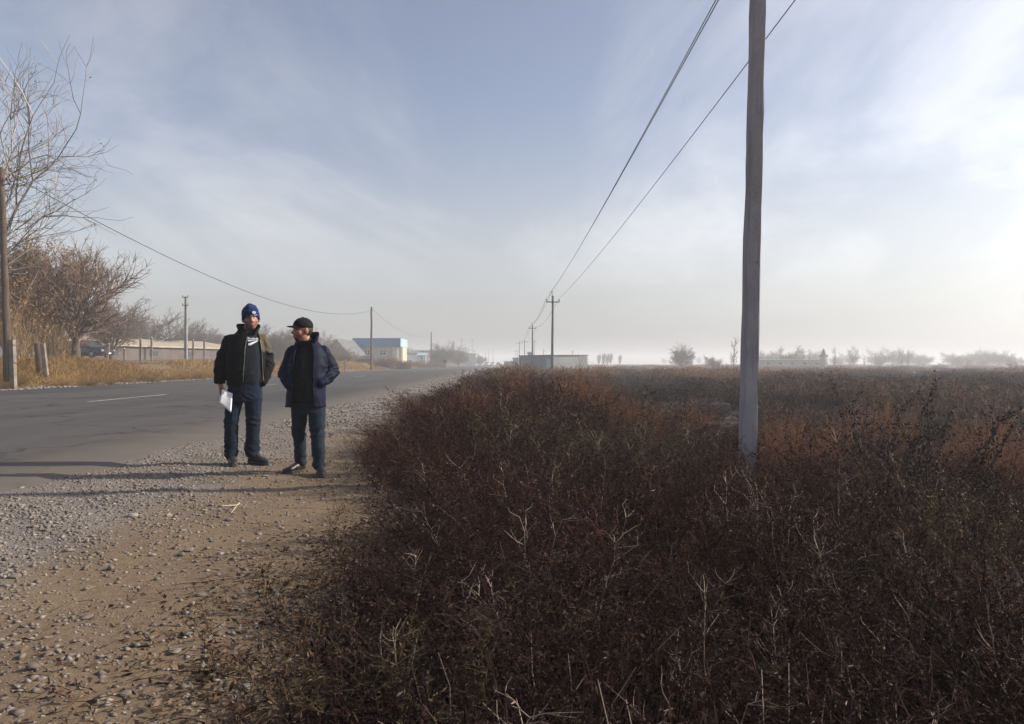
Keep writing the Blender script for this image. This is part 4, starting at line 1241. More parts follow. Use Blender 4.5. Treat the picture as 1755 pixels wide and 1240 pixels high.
    # long pale dead stalks through the thicket
    for k in range(24):
        Y = math.exp(rng.uniform(math.log(3.3), math.log(8.5))); X = rng.uniform(float(left_edge(Y)) + 0.3, 0.70 * Y)
        s = scrub_height(X, Y) * rng.uniform(0.75, 1.12)
        o = plant(S_MESH[rng.integers(5)], 'dead_stalk', X, Y, s * 1.1, s, 'long pale dead stalk sticking through the dark thicket', 'stalk', 'pale dead stalks in the thicket', rng, 0.35)
    for x, Y, s, lab in [(1078, 9.0, 1.22, 'dark spiky stalk above the rust tumbleweed'), (1130, 8.4, 1.16, 'thin straight stalk left of the near pole'), (1405, 5.4, 0.72, 'dark stalk between near pole and thorny shrub'),
                         (1690, 4.8, 0.72, 'dark stalk near the right edge')]:
        X = px(x, Y)
        plant(D_MESH[rng.integers(3)], 'dark_stalk', X, Y, s, s, lab, 'stalk', 'dark stalks above the scrub', rng, 0.03)
    # matted low undergrowth that closes the gaps between the bushes
    s = Sprig(303); r = s.r
    for k in range(9000):
        Y = math.exp(r.uniform(math.log(1.9), math.log(18))); lo = float(left_edge(Y))
        X = r.uniform(lo - 0.05, min(0.74 * Y + 1.0, 11))
        e = X - lo
        L = r.uniform(0.12, 0.5) * (0.35 + 0.65 * min(1, max(0, e) / 0.8))
        z = gzf(X, Y)
        s.line((X, Y, z - 0.01), (r.normal(0, 0.7), r.normal(0, 0.7), 1), L, 0.0035, 0.0014, 3, 0.22, 0.0, r.uniform(0.0, 0.6) if r.uniform() < 0.93 else 0.9)
        for _ in range(3):
            a = s.P1[-1] - np.array([0, 0, r.uniform(0, L * 0.6)])
            s.leaf(a, r.normal(size=3), 0.006, 0.04, r.uniform(0.0, 0.6))
    o = link('undergrowth', s.mesh('undergrowth'), M['weed'])
    tag(o, 'matted dead undergrowth beneath the roadside bushes', 'undergrowth', kind='stuff')
    # fallen leaves, straw and twigs where clay meets scrub
    s = Sprig(305); r = s.r
    for k in range(7000):
        Y = math.exp(r.uniform(math.log(2.2), math.log(10)))
        lo = float(left_edge(Y)); X = lo + 0.30 - abs(r.normal(0, 0.32 + 0.22 * (Y < 5.2)))
        z = gzf(X, Y)
        p = np.array([X, Y, z + r.uniform(0.002, 0.03)])
        if r.uniform() < 0.30:
            s.line(p, (r.normal(), r.normal(), r.normal(0, 0.15) + 0.08), r.uniform(0.03, 0.13), 0.0020, 0.0010, 2, 0.15, 0.0, r.uniform(0.1, 0.85))
        else:
            s.leaf(p, r.normal(size=3) * np.array([1, 1, 0.3]), r.uniform(0.004, 0.010), r.uniform(0.02, 0.05), r.uniform(0.0, 0.7))
    o = link('litter', s.mesh('litter'), M['litter'])
    tag(o, 'brown leaf litter and straw along the edge of the clay', 'litter', kind='stuff')
    # seedlings and low sprigs that thin out over the clay
    s = Sprig(307); r = s.r
    for k in range(420):
        Y = math.exp(r.uniform(math.log(2.3), math.log(14)))
        X = float(left_edge(Y)) + 0.35 - abs(r.normal(0, 0.38)); z = gzf(X, Y); L = r.uniform(0.06, 0.24)
        for q in range(int(r.integers(2, 6))):
            pt = s.line((X + r.normal(0, 0.03), Y + r.normal(0, 0.03), z - 0.01), (r.normal(0, 0.6), r.normal(0, 0.6), 1), L * r.uniform(0.6, 1.1), 0.0018, 0.0008, 4, 0.16, 0.0, r.uniform(0.1, 0.8))
            for (p, d) in pt[1:]:
                for _ in range(2): s.leaf(p, s.side(d, 0.9), 0.0035, r.uniform(0.015, 0.035), r.uniform(0.0, 0.75))
    o = link('low_weeds', s.mesh('low_weeds'), M['litter'])
    tag(o, 'thin low dead weeds scattered along the clay edge', 'weeds', kind='stuff')
    # single things lying on the clay
    for nm, lab, cat, x, y, seed, sc, mat in [('fallen_twig', 'lone forked dry twig lying on the bare clay', 'twig', 410, 873, 41, 0.34, 'straw'),
                                              ('fallen_stick', 'long reddish stick lying across the straw at the clay edge', 'stick', 372, 1000, 42, 0.40, 'weed_red'),
                                              ('fallen_stick', 'thin pale stick lying under the dark bush', 'stick', 640, 965, 43, 0.35, 'straw')]:
        Y = CAMH * FPX / (y - HZ); X = px(x, Y)
        q = Sprig(seed)
        d = (1, 0.35, 0.06) if 'stick' in nm else (0.35, -1, 0.10)
        p = q.line((-0.5 * d[0], -0.5 * d[1], 0.02), d, 1.0, 0.013, 0.006, 8, 0.05, 0, 0.8)
        if 'twig' in nm:
            for k in (3, 5, 6): q.line(p[k][0], q.side(p[k][1], 0.8) * np.array([1, 1, 0.3]), 0.4, 0.010, 0.004, 4, 0.12, 0.02, 0.9)
        o = link(nm, q.mesh(nm, 5), M[mat], loc=(X, Y, gzf(X, Y) + 0.006))
        o.scale = (sc, sc, sc); tag(o, lab, cat)
make_scrub()

def make_far_scrub():
    """the field beyond: scrub that reads as one mass out to the horizon"""
    rng = np.random.default_rng(99)
    protos = []
    for k in range(5):
        s = Sprig(400 + k); r = s.r
        for i in range(46):
            a = r.uniform(0, 6.283); lean = r.uniform(0, 0.8)
            p = s.line((r.normal(0, 0.1), r.normal(0, 0.1), 0), (math.cos(a) * lean, math.sin(a) * lean, 1), 0.9 * r.uniform(0.6, 1.1), 0.008, 0.004, 2, 0.15, 0, r.uniform(0, 0.7))
            for _ in range(5):
                q = p[1][0] + (p[2][0] - p[1][0]) * r.uniform(0, 1)
                s.leaf(q, r.normal(size=3) + np.array([0, 0, 0.7]), 0.010, r.uniform(0.10, 0.22), r.uniform(0.0, 0.75))
        protos.append(s.arrays(3))
    def field(name, n, y0, y1, x0f, x1f, lab, mat, hmul, cat='scrub'):
        parts = []
        cnt = 0
        while cnt < n:
            Y = math.exp(rng.uniform(math.log(y0), math.log(y1)))
            X = rng.uniform(x0f(Y), x1f(Y))
            cnt += 1
            v, f, t = protos[rng.integers(5)]
            v = v.copy()
            a = rng.uniform(0, 6.283); c, sn = math.cos(a), math.sin(a)
            k = (0.9 + 0.022 * Y) * rng.uniform(0.8, 1.2)
            clump = mnoise.noise(Vector((X * 0.10, Y * 0.06, 7.7)))
            hz = hmul(X, Y) * rng.uniform(0.6, 1.25) * (1 + 0.7 * clump)
            w = np.stack([(v[:, 0] * c - v[:, 1] * sn) * k + X, (v[:, 0] * sn + v[:, 1] * c) * k + Y, v[:, 2] * hz + gzf(X, Y)], 1)
            tt = np.clip(t + 1.1 * clump + rng.uniform(-0.15, 0.15), 0, 1)
            parts.append((w, f, tt))
        o = link(name, np_mesh(name, *cat_arrays(parts)), mat)
        tag(o, lab, cat, kind='stuff')
    field('field_scrub', 950, 15, 75, lambda Y: float(left_edge(Y)) + 0.4, lambda Y: 0.74 * Y + 3, 'hazy brown scrub field stretching away right of the road', M['far_weed'],
          lambda X, Y: (0.74 + 0.42 * float(sstep(-1.6, 1.2, X + 0.011 * Y))) if X < 3 else 0.95)
    field('distant_scrub', 520, 75, 420, lambda Y: -2.5 - 0.011 * Y + 1.0, lambda Y: 0.74 * Y + 6, 'pale distant scrub line below the horizon at right', M['far_weed'], lambda X, Y: 0.80 + 0.0003 * Y)
M['far_weed'] = plant_mat('far_weed', (0.032, 0.024, 0.024), (0.108, 0.068, 0.051), (0.30, 0.175, 0.105), 0.2)
make_far_scrub()

def make_verge_grass():
    """dry yellow grass on the far bank"""
    rng = np.random.default_rng(55)
    n = 90000
    Y = np.exp(rng.uniform(np.log(22), np.log(210), n))
    u = -20.95 - rng.uniform(0, 1, n) ** 1.5 * (8 + 0.03 * Y)
    X = u - ROADS * Y
    cl = np.array([mnoise.noise(Vector((a * 0.35, b * 0.16, 1.3))) for a, b in zip(X, Y)])
    keep = (rng.uniform(0, 1, n) < 0.45 + 0.9 * cl + 0.25) & ~((Y > 40) & (Y < 84) & (u < -25.2))
    X, Y, u, cl = X[keep], Y[keep], u[keep], cl[keep]; n = len(X)
    h = (0.12 + 0.24 * sstep(-20.9, -23.2, u)) * rng.uniform(0.5, 1.25, n) * (1 + 1.5 * cl)
    w = 0.006 + 0.00022 * Y
    z = gz(X, Y) - 0.02
    a = rng.uniform(0, 6.283, n); ln = rng.normal(0, 0.65, (n, 2)) * h[:, None]
    base = np.stack([X, Y, z], 1)
    dx = np.stack([np.cos(a) * w, np.sin(a) * w, np.zeros(n)], 1)
    mid = base + np.stack([ln[:, 0] * 0.35, ln[:, 1] * 0.35, h * 0.6], 1)
    tip = base + np.stack([ln[:, 0], ln[:, 1], h], 1)
    V = np.stack([base - dx, base + dx, mid + dx * 0.8, tip, mid - dx * 0.8], 1).reshape(-1, 3)
    b = (np.arange(n) * 5)[:, None]
    F = np.concatenate([b + np.array([[0, 1, 2]]), b + np.array([[0, 2, 4]]), b + np.array([[4, 2, 3]])])
    cl2 = np.sin(X * 0.9 + 2 * np.sin(Y * 0.31)) * np.sin(Y * 0.43 + 1.7)
    T = np.repeat(np.clip(rng.uniform(0.15, 0.8, n) + 0.5 * cl + 0.22 * cl2, 0, 1), 5)
    M['verge_grass'] = plant_mat('verge_grass', (0.13, 0.062, 0.022), (0.27, 0.160, 0.052), (0.42, 0.30, 0.13), 0.35)
    o = link('dry_grass', np_mesh('dry_grass', V, F, T), M['verge_grass'])
    tag(o, 'dry golden grass on the bank across the road', 'grass', kind='stuff')
make_verge_grass()

def make_verge_tufts():
    rng = np.random.default_rng(21)
    me = [tumbleweed(500 + i, 0.7, 0.55, 200).mesh('verge_tuft') for i in range(3)]
    for m in me: m.materials.append(M['verge_grass'])
    spots = [(30, 33, 'golden grass tuft at the foot of the left wooden pole'), (105, 35, 'golden tuft right of the pole stump'), (150, 36, 'golden tuft below the black car'), (190, 38, 'low golden tuft on the bank below the car bonnet'),
             (215, 41, 'golden tuft at the short grey fence post'), (240, 44, 'bushy golden tuft below the tall fence posts'), (262, 43, 'broad golden tuft right of the tall fence posts'), (290, 46, 'orange tuft left of the pole with crossarms'),
             (312, 48, 'orange tuft at the foot of the pole with crossarms'), (340, 50, 'orange tuft beside the arm of the man with paper'), (8, 31, 'reddish tuft at the left picture edge'), (358, 53, 'last orange tuft before the man with paper')]
    for x, Y, lab in spots:
        s = rng.uniform(0.9, 1.5)
        plant(me[rng.integers(3)], 'grass_tuft', px(x, Y), Y, s, s * rng.uniform(0.8, 1.1), lab, 'grass tuft', 'golden tufts on the far bank', rng, 0.1)
make_verge_tufts()

def make_reeds():
    """tall straw coloured reeds behind the wooden pole"""
    M['reed'] = plant_mat('reed', (0.16, 0.10, 0.055), (0.30, 0.205, 0.11), (0.45, 0.34, 0.20), 0.3)
    for k, (x0, x1, Y, h, lab) in enumerate([(-8, 22, 38.5, 3.0, 'tall straw reeds at the left picture edge'), (22, 62, 40.5, 3.4, 'tall straw reeds just right of the wooden pole'), (62, 100, 41.5, 2.5, 'lower straw reeds behind the pole stump')]):
        s = Sprig(700 + k); r = s.r; X0, X1 = px(x0, Y), px(x1, Y)
        for i in range(170):
            b = (r.uniform(0, X1 - X0), r.uniform(0, 1.4), -0.1)
            pt = s.line(b, (r.normal(0, 0.10), r.normal(0, 0.10), 1), h * r.uniform(0.55, 1.1), 0.011, 0.005, 6, 0.05, 0.0, r.uniform(0.1, 0.9))
            for (p, d) in pt[2:]:
                if r.uniform() < 0.7: s.leaf(p, s.side(d, 0.5), 0.012, r.uniform(0.25, 0.5), r.uniform(0.1, 0.9))
        o = link('reed_clump', s.mesh('reed_clump'), M['reed'], loc=(X0, Y, gzf(X0, Y)))
        tag(o, lab, 'reeds', 'reeds on the far bank')
make_reeds()
# ------------------------------------------------------------------ bare trees
M['bark'] = plant_mat('bark', (0.055, 0.040, 0.034), (0.11, 0.085, 0.070), (0.30, 0.26, 0.22), 0.0, 0.9, 0.12)
M['twig_red'] = plant_mat('twig_red', (0.085, 0.052, 0.040), (0.15, 0.095, 0.070), (0.28, 0.20, 0.15), 0.0, 0.9, 0.1)
M['twig_pale'] = plant_mat('twig_pale', (0.06, 0.052, 0.05), (0.16, 0.14, 0.13), (0.42, 0.39, 0.36), 0.0, 0.85, 0.1)
M['orange_leaf'] = plant_mat('orange_leaf', (0.11, 0.062, 0.036), (0.21, 0.125, 0.065), (0.32, 0.22, 0.125), 0.3, 0.8, 0.1)
M['twig_far'] = plant_mat('twig_far', (0.075, 0.06, 0.052), (0.12, 0.095, 0.08), (0.2, 0.16, 0.13), 0.0, 0.9, 0.15)
M['evergreen'] = plant_mat('evergreen', (0.025, 0.035, 0.025), (0.045, 0.055, 0.035), (0.08, 0.09, 0.06), 0.1, 0.8, 0.1)

def tree_parts(seed, H, spread, trunk_h, r0, limbs=6, lv=3, twig_r=0.006, up=0.06, ang=(0.45, 0.95), dens=1.0, tint=(0.1, 0.6), leaves=0.0, lean=(0, 0), ltint=(0.3, 0.9), lsize=0.05, flat=1.0, low=3):
    """returns (trunk sprig, crown sprig): a tapered trunk, limbs that fork again and again, fine twigs at the ends"""
    tr, cr = Sprig(seed), Sprig(seed + 5000)
    r = cr.r
    tp = tr.line((0, 0, -0.15), (lean[0], lean[1], 1), trunk_h + 0.15, r0, r0 * 0.72, 6, 0.05, 0.02, 0.3)
    def branch(p, d, L, rad, level):
        t = r.uniform(*tint)
        steps = 5 if level <= 1 else 3
        end = max(twig_r * 0.6, rad * 0.45)
        pts = cr.line(p, d, L, rad, end, steps, 0.13 + 0.03 * level, up, t)
        if level >= lv:
            if leaves > 0:
                for q, qd in pts[1:]:
                    for _ in range(r.poisson(leaves)):
                        cr.leaf(q, cr.side(qd, 1.0) + np.array([0, 0, -0.3]), lsize * 0.35, lsize * r.uniform(0.7, 1.3), r.uniform(*ltint))
            return
        nk = {0: 6, 1: 6, 2: 5, 3: 5}.get(level, 4)
        for k in range(int(nk * dens + r.uniform())):
            i = int(r.integers(1, len(pts)))
            q, qd = pts[i]
            branch(q, cr.side(qd, r.uniform(*ang)), L * r.uniform(0.42, 0.68), max(twig_r, rad * 0.5), level + 1)
        branch(pts[-1][0], cr.side(pts[-1][1], 0.3), L * 0.55, max(twig_r, end * 0.9), level + 1)
    CH = H - trunk_h
    for k in range(limbs):
        a = 2 * math.pi * (k + r.uniform(-0.3, 0.3)) / limbs
        i = int(r.integers(low, 7)); p, d = tp[i]
        w = spread * r.uniform(0.5, 1.0); CV = CH * r.uniform(flat, 1.0)
        fl = 1.0
        branch(p, (math.cos(a) * w, math.sin(a) * w, CV), math.hypot(CV, w) * r.uniform(0.50, 0.66) * fl, r0 * 0.48, 0)
    branch(tp[-1][0], tp[-1][1], CH * 0.62, r0 * 0.6, 0)
    return tr, cr
def tree_thing(name, label, X, Y, parts, mats=('bark', 'twig_far'), group=None, scale=1.0, rz=0.0, cat='tree', zoff=0.0, n=(7, 3)):
    e = empty(name, (X, Y, gzf(X, Y) + zoff), rz); e.scale = (scale,) * 3
    tr, cr = parts
    if not isinstance(tr, bpy.types.Mesh):
        tr = tr.mesh('trunk', n[0]); cr = cr.mesh('crown', n[1])
        tr.materials.append(M[mats[0]]); cr.materials.append(M[mats[1]])
    link('trunk', tr, None, e); link('crown', cr, None, e)
    tag(e, label, cat, group)
    return e

# the large pale tree at the left edge, beside the wooden pole
tree_thing('bare_tree', 'tall bare pale tree at the left edge beside the wooden pole', -24.2, 32.6,
           tree_parts(31, 12.5, 5.2, 2.6, 0.20, 8, 3, 0.010, 0.05, (0.4, 0.85), 0.95, (0.05, 0.95), 0.06, lsize=0.10, ltint=(0.3, 0.9)), ('bark', 'twig_pale'), rz=0.5)
tree_thing('bare_tree', 'broad bare tree with dark trunk beside the black car', px(130, 44), 44,
           tree_parts(34, 6.3, 2.7, 1.3, 0.28, 9, 3, 0.011, 0.10, (0.4, 0.9), 1.05, (0.1, 0.9)), ('bark', 'twig_red'), rz=1.1)
tree_thing('bare_tree', 'second bare tree leaning out behind the broad one', px(88, 46), 46,
           tree_parts(35, 5.6, 2.4, 1.2, 0.20, 8, 3, 0.011, 0.05, (0.45, 0.95), 1.0, (0.1, 0.8)), ('bark', 'twig_red'), rz=2.0)
tree_thing('leafy_tree', 'upright twiggy tree with scattered tan leaves behind the wooden pole', px(48, 42), 42,
           tree_parts(36, 5.8, 1.8, 0.5, 0.10, 14, 3, 0.010, 0.16, (0.25, 0.6), 1.0, (0.3, 1.0), 0.9, lsize=0.13), ('bark', 'orange_leaf'), rz=0.3)
tree_thing('leafy_tree', 'low twiggy tree with scattered tan leaves at the far left edge', px(8, 40), 40,
           tree_parts(37, 4.6, 2.0, 0.5, 0.12, 9, 3, 0.010, 0.06, (0.35, 0.8), 0.9, (0.2, 0.8), 0.8, lsize=0.12), ('bark', 'orange_leaf'), rz=1.3)
tree_thing('bare_tree', 'low reddish bare tree right of the black car', px(190, 66), 66,
           tree_parts(38, 4.9, 3.6, 0.6, 0.18, 9, 3, 0.016, 0.04, (0.45, 0.95), 1.0, (0.1, 0.8)), ('bark', 'twig_red'))

_round = [p.mesh(n, k) for p, n, k in zip(tree_parts(51, 8, 4.4, 2.0, 0.20, 16, 3, 0.020, 0.06, (0.35, 0.80), 1.15, (0.1, 0.8), flat=0.35, low=2), ('trunk', 'crown'), (6, 3))]
_wide = [p.mesh(n, k) for p, n, k in zip(tree_parts(52, 8, 5.8, 2.0, 0.22, 13, 3, 0.019, 0.05, (0.4, 0.9), 1.05, (0.1, 0.8), flat=0.35, low=2), ('trunk', 'crown'), (6, 3))]
_slim = [p.mesh(n, k) for p, n, k in zip(tree_parts(53, 8, 1.5, 5.2, 0.12, 13, 2, 0.016, 0.12, (0.3, 0.7), 0.7, (0.1, 0.8), flat=0.5, low=1), ('trunk', 'crown'), (6, 3))]
_twin = [p.mesh(n, k) for p, n, k in zip(tree_parts(54, 8, 2.6, 3.6, 0.14, 10, 3, 0.016, 0.10, (0.35, 0.75), 0.7, (0.1, 0.8), flat=0.5, low=1), ('trunk', 'crown'), (6, 3))]
_poplar = [p.mesh(n, k) for p, n, k in zip(tree_parts(55, 8, 0.9, 0.8, 0.16, 9, 3, 0.03, 0.30, (0.2, 0.4), 1.1, (0.1, 0.6)), ('trunk', 'crown'), (6, 3))]
for pr in (_round, _wide, _slim, _twin, _poplar):
    pr[0].materials.append(M['bark']); pr[1].materials.append(M['twig_far'])
TOPZ = {}
FAR = 'bare trees in the hazy distance'
def far_tree(pr, x, ytop, Y, label, name='bare_tree', rz=0.0, group=FAR):
    X = px(x, Y); g = gzf(X, Y)
    s = (pz(ytop, Y) - g) / max(v.co.z for v in pr[1].vertices) if pr[1].name not in TOPZ else (pz(ytop, Y) - g) / TOPZ[pr[1].name]
    TOPZ.setdefault(pr[1].name, (pz(ytop, Y) - g) / s)
    e = tree_thing(name, label, X, Y, pr, group=group, scale=s, rz=rz)
    if pr is _round or pr is _wide: e.scale = (s * 1.4, s * 1.4, s)
    return e
for a in [(_wide, 250, 518, 95, 'wide bare tree over the long shed roof'), (_wide, 212, 532, 110, 'bare tree left of the wide one behind the shed'), (_round, 338, 545, 130, 'faint bare tree right of the pole with two crossarms'),
          (_wide, 298, 540, 140, 'faint bare tree left of the pole with two crossarms'), (_wide, 372, 555, 150, 'bare tree hidden partly by the man with paper'),
          (_round, 470, 549, 120, 'bare tree between the heads of the two men'), (_wide, 498, 556, 135, 'bare tree behind the cap of the man on the right'), (_wide, 548, 560, 150, 'faint bare tree over the shoulder of the capped man'),
          (_round, 755, 583, 215, 'twiggy bare tree right of the dark roadside post'), (_twin, 770, 580, 230, 'upright bare tree in the row beyond the shop'), (_round, 786, 588, 250, 'last bare tree of the row beyond the shop'),
          (_round, 823, 604, 330, 'small rounded tree beside the far end of the road'), (_round, 703, 592, 260, 'faint tree behind the right end of the blue shop'),
          (_round, 1168, 585, 190, 'dense rounded bare tree standing alone on the plain'), (_slim, 1257, 573, 170, 'tall slim bare tree left of the near pole'), (_slim, 1275, 592, 175, 'thin bare tree touching the left side of the near pole'),
          (_wide, 1222, 606, 170, 'low spreading tree left of the tall slim one'), (_slim, 1338, 590, 230, 'thin tree over the left part of the long low building'), (_round, 1358, 596, 235, 'rounded tree above the long low building'),
          (_twin, 1374, 588, 235, 'forked tree above the long low building'), (_slim, 1388, 596, 240, 'thin leaning tree at the right of the long low building'),
          (_slim, 1430, 591, 240, 'slim tree right of the pointed tower'), (_twin, 1463, 590, 230, 'forked bare tree standing alone right of the tower'), (_slim, 1481, 610, 250, 'short slim tree right of the forked one'),
          (_round, 1506, 609, 300, 'rounded misty tree behind the low roof'), (_slim, 1545, 596, 250, 'left one of two slim trees above the low roof'), (_slim, 1557, 596, 250, 'right one of two slim trees above the low roof'),
          (_round, 1583, 622, 300, 'low misty tree right of the two slim trees'), (_wide, 1612, 620, 290, 'low dark tree between two misty groups'), (_round, 1642, 609, 300, 'broad misty tree near the right edge'),
          (_round, 1660, 617, 280, 'smaller tree against the broad misty one'), (_wide, 1684, 613, 280, 'open crowned tree second from the right edge'), (_wide, 1733, 613, 270, 'open crowned tree at the right edge'),
          (_round, 1712, 620, 320, 'misty tree between the two open crowned trees'), (_wide, 1000, 615, 420, 'faint low trees mass right of the grey block')]:
    far_tree(*a, rz=(a[1] * 0.37) % 6.28)
for x, yt in [(1026, 606), (1034, 604), (1041, 605), (1046, 604), (1062, 607)]:
    far_tree(_poplar, x, yt, 420, {1026: 'leftmost faint poplar of the distant row', 1034: 'second faint poplar from the left in the distant row', 1041: 'third faint poplar from the left in the distant row', 1046: 'fourth faint poplar from the left in the distant row', 1062: 'faint poplar set apart right of the distant row'}[x], 'poplar_tree', group='distant row of poplars')

# a tree line far off that reads as one misty band
def make_treeline():
    rng = np.random.default_rng(8); parts = []
    src = []; fac = []
    for m in (_round[1], _wide[1]):
        a = np.zeros(len(m.vertices) * 3, np.float32); m.vertices.foreach_get('co', a); a = a.reshape(-1, 3).astype(float)
        q = np.zeros(len(m.loops), np.int32); m.loops.foreach_get('vertex_index', q); q = q.reshape(-1, 4)
        k = np.arange(len(q)) % 3 == 0            # thin it out: only a mist of twigs is seen
        src.append(a); fac.append(q[k])
    for k in range(34):
        i = k % 2; Y = rng.uniform(520, 900); X = rng.uniform(-0.75, 0.8) * Y
        if -60 < X < 20: continue
        s = rng.uniform(0.5, 1.1)
        parts.append((src[i] * s + np.array([X, Y, -0.2]), fac[i], np.full(len(src[i]), 0.4)))
    for k in range(60):
        i = k % 2; Y = rng.uniform(290, 460); X = Y * rng.uniform(0.33, 0.74); s = rng.uniform(0.4, 0.95)
        parts.append((src[i] * s * np.array([1.5, 1.5, 1.0]) + np.array([X, Y, -0.4]), fac[i], np.full(len(src[i]), 0.4)))
    o = link('distant_treeline', np_mesh('distant_treeline', *cat_arrays(parts)), M['twig_far'])
    tag(o, 'misty line of far trees along the horizon', 'treeline', kind='stuff')
make_treeline()

# ------------------------------------------------------------------ poles and wires
M['old_concrete'] = simple('old_concrete', (0.20, 0.165, 0.135), (0.12, 0.10, 0.085), 4, 0.95, 0.4, 0.01)
INS = [(0.0, 0.0), (0.018, 0.0), (0.018, 0.05), (0.05, 0.06), (0.055, 0.085), (0.03, 0.10), (0.045, 0.115), (0.045, 0.135), (0.02, 0.16), (0.0, 0.165)]
def taper_pole(h, wx0, wx1, wy0, wy1, ch=0.18, rough=0.0, seed=1):
    """rectangular cast pole with chamfered corners, slightly worn edges"""
    rng = np.random.default_rng(seed); V = []; F = []
    zs = np.linspace(-0.4, h, 40 if rough else 8)
    for z in zs:
        t = max(0, z) / h
        wx = (wx0 + (wx1 - wx0) * t) / 2; wy = (wy0 + (wy1 - wy0) * t) / 2; c = ch * min(wx, wy)
        for x, y in ((-wx + c, -wy), (wx - c, -wy), (wx, -wy + c), (wx, wy - c), (wx - c, wy), (-wx + c, wy), (-wx, wy - c), (-wx, -wy + c)):
            V.append((x + rng.normal(0, rough), y + rng.normal(0, rough), z))
    n = 8
    for i in range(len(zs) - 1):
        for k in range(n):
            a = i * n + k; b = i * n + (k + 1) % n
            F.append((a, b, b + n, a + n))
    F.append(tuple(range(n))[::-1]); F.append(tuple((len(zs) - 1) * n + k for k in range(n)))
    mb = MB(); mb.add(V, F)
    return mb
def line_pole(X, Y, top, label, arm=1.15, lean=(0, 0), group='concrete poles of the line beside the scrub', armz=-0.95, fat=1.0):
    """power line pole: cast shaft, steel crossarm, a pin on top, three insulators"""
    g = gzf(X, Y); h = top - g - 0.35
    e = empty('power_pole', (X, Y, g)); e.rotation_euler = (lean[1], lean[0], 0)
    taper_pole(h, 0.30 * fat, 0.19 * fat, 0.28 * fat, 0.18 * fat).build('shaft', M['concrete_far'], e)
    z = h + 0.35 + armz
    mb = MB(); mb.box((-arm / 2, -0.19, z), (arm / 2, -0.11, z + 0.09)); mb.build('crossarm', M['steel'], e)
    mb = MB(); mb.tube([(-0.07, -0.04, h - 0.5), (-0.07, -0.04, h + 0.22)], 0.035, 6); mb.build('top_pin', M['steel'], e)
    for x, zz in ((-arm / 2 + 0.04, z + 0.09), (arm / 2 - 0.04, z + 0.09), (-0.07, h + 0.20)):
        mb = MB(); mb.lathe([(r * 1.25, q * 1.3) for r, q in INS], 8, 0, (x, -0.15 if abs(x) > 0.1 else -0.04, zz)); mb.build('insulator', M['ceramic'], e, True)
    tag(e, label, 'power pole', group)
    return [(X - arm / 2 + 0.04, Y - 0.15, g + z + 0.30), (X + arm / 2 - 0.04, Y - 0.15, g + z + 0.30), (X - 0.07, Y - 0.04, g + h + 0.40)]
# near concrete pole in the scrub, its head above the frame
_pg = gzf(2.34, 7.27)
e = empty('concrete_pole', (2.30, 7.27, _pg)); e.rotation_euler = (0, R(1.35), 0)
taper_pole(9.0, 0.140, 0.095, 0.165, 0.13, 0.10, 0.0030, 3).build('shaft', M['cast_concrete'], e)
mb = MB(); mb.box((-0.75, -0.20, 8.30), (0.75, -0.12, 8.39)); mb.build('crossarm', M['steel'], e)
for x in (-0.7, 0.7):
    mb = MB(); mb.lathe([(r * 1.25, q * 1.3) for r, q in INS], 8, 0, (x, -0.16, 8.39)); mb.build('insulator', M['ceramic'], e, True)
tag(e, 'near grey concrete pole rising out of the scrub past the top of the picture', 'pole')
tops = []
for x, yt, Y, arm, lab in [(946, 500, 66, 1.20, 'nearest concrete power pole with crossarm left of the near pole'), (912.5, 553, 122, 1.25, 'second power pole along the line above the grey block'),
                      (899, 580, 200, 1.75, 'third power pole along the line above the grey block'), (890, 583, 232, 1.85, 'fourth power pole along the line left of the grey block'),
                      (886.5, 598, 345, 1.6, 'fifth power pole, faint, at the far end of the road'), (883, 599, 420, 1.6, 'sixth power pole, fainter, at the far end of the road')]:
    tops.append(line_pole(px(x, Y), Y, pz(yt, Y), lab, arm, (R(0.6) if Y < 100 else 0, 0), fat=0.85 if Y < 100 else 1.0))
def wire(a, b, sag, r, label, group, n=28):
    a = Vector(a); b = Vector(b); pts = []
    for k in range(n + 1):
        t = k / n; p = a.lerp(b, t); p.z -= 4 * sag * t * (1 - t); pts.append(p)
    mb = MB(); mb.tube(pts, r, 4); o = mb.build('power_wire', M['wire'])
    tag(o, label, 'wire', group)
WG = 'wires of the line beside the scrub'
_T = tops[0]
for k, (dx, lab) in enumerate([((3.02, 8.05), 'left wire of the close pair climbing over the scrub'), ((4.25, 8.0), 'right hand wire climbing apart from the close pair'), ((3.06, 8.35), 'upper wire of the close pair climbing over the scrub')]):
    wire((dx[0] + 0.40, -16.0, dx[1] - 0.1), _T[k], 0.75, 0.011, lab, WG, 60)
for i in range(len(tops) - 1):
    for k in range(3):
        if i > 1: continue
        wire(tops[i][k], tops[i + 1][k], 0.7, 0.016, ['left', 'right', 'top'][k] + [' wire from the nearest power pole to the second', ' wire from the second power pole to the third'][i], WG)
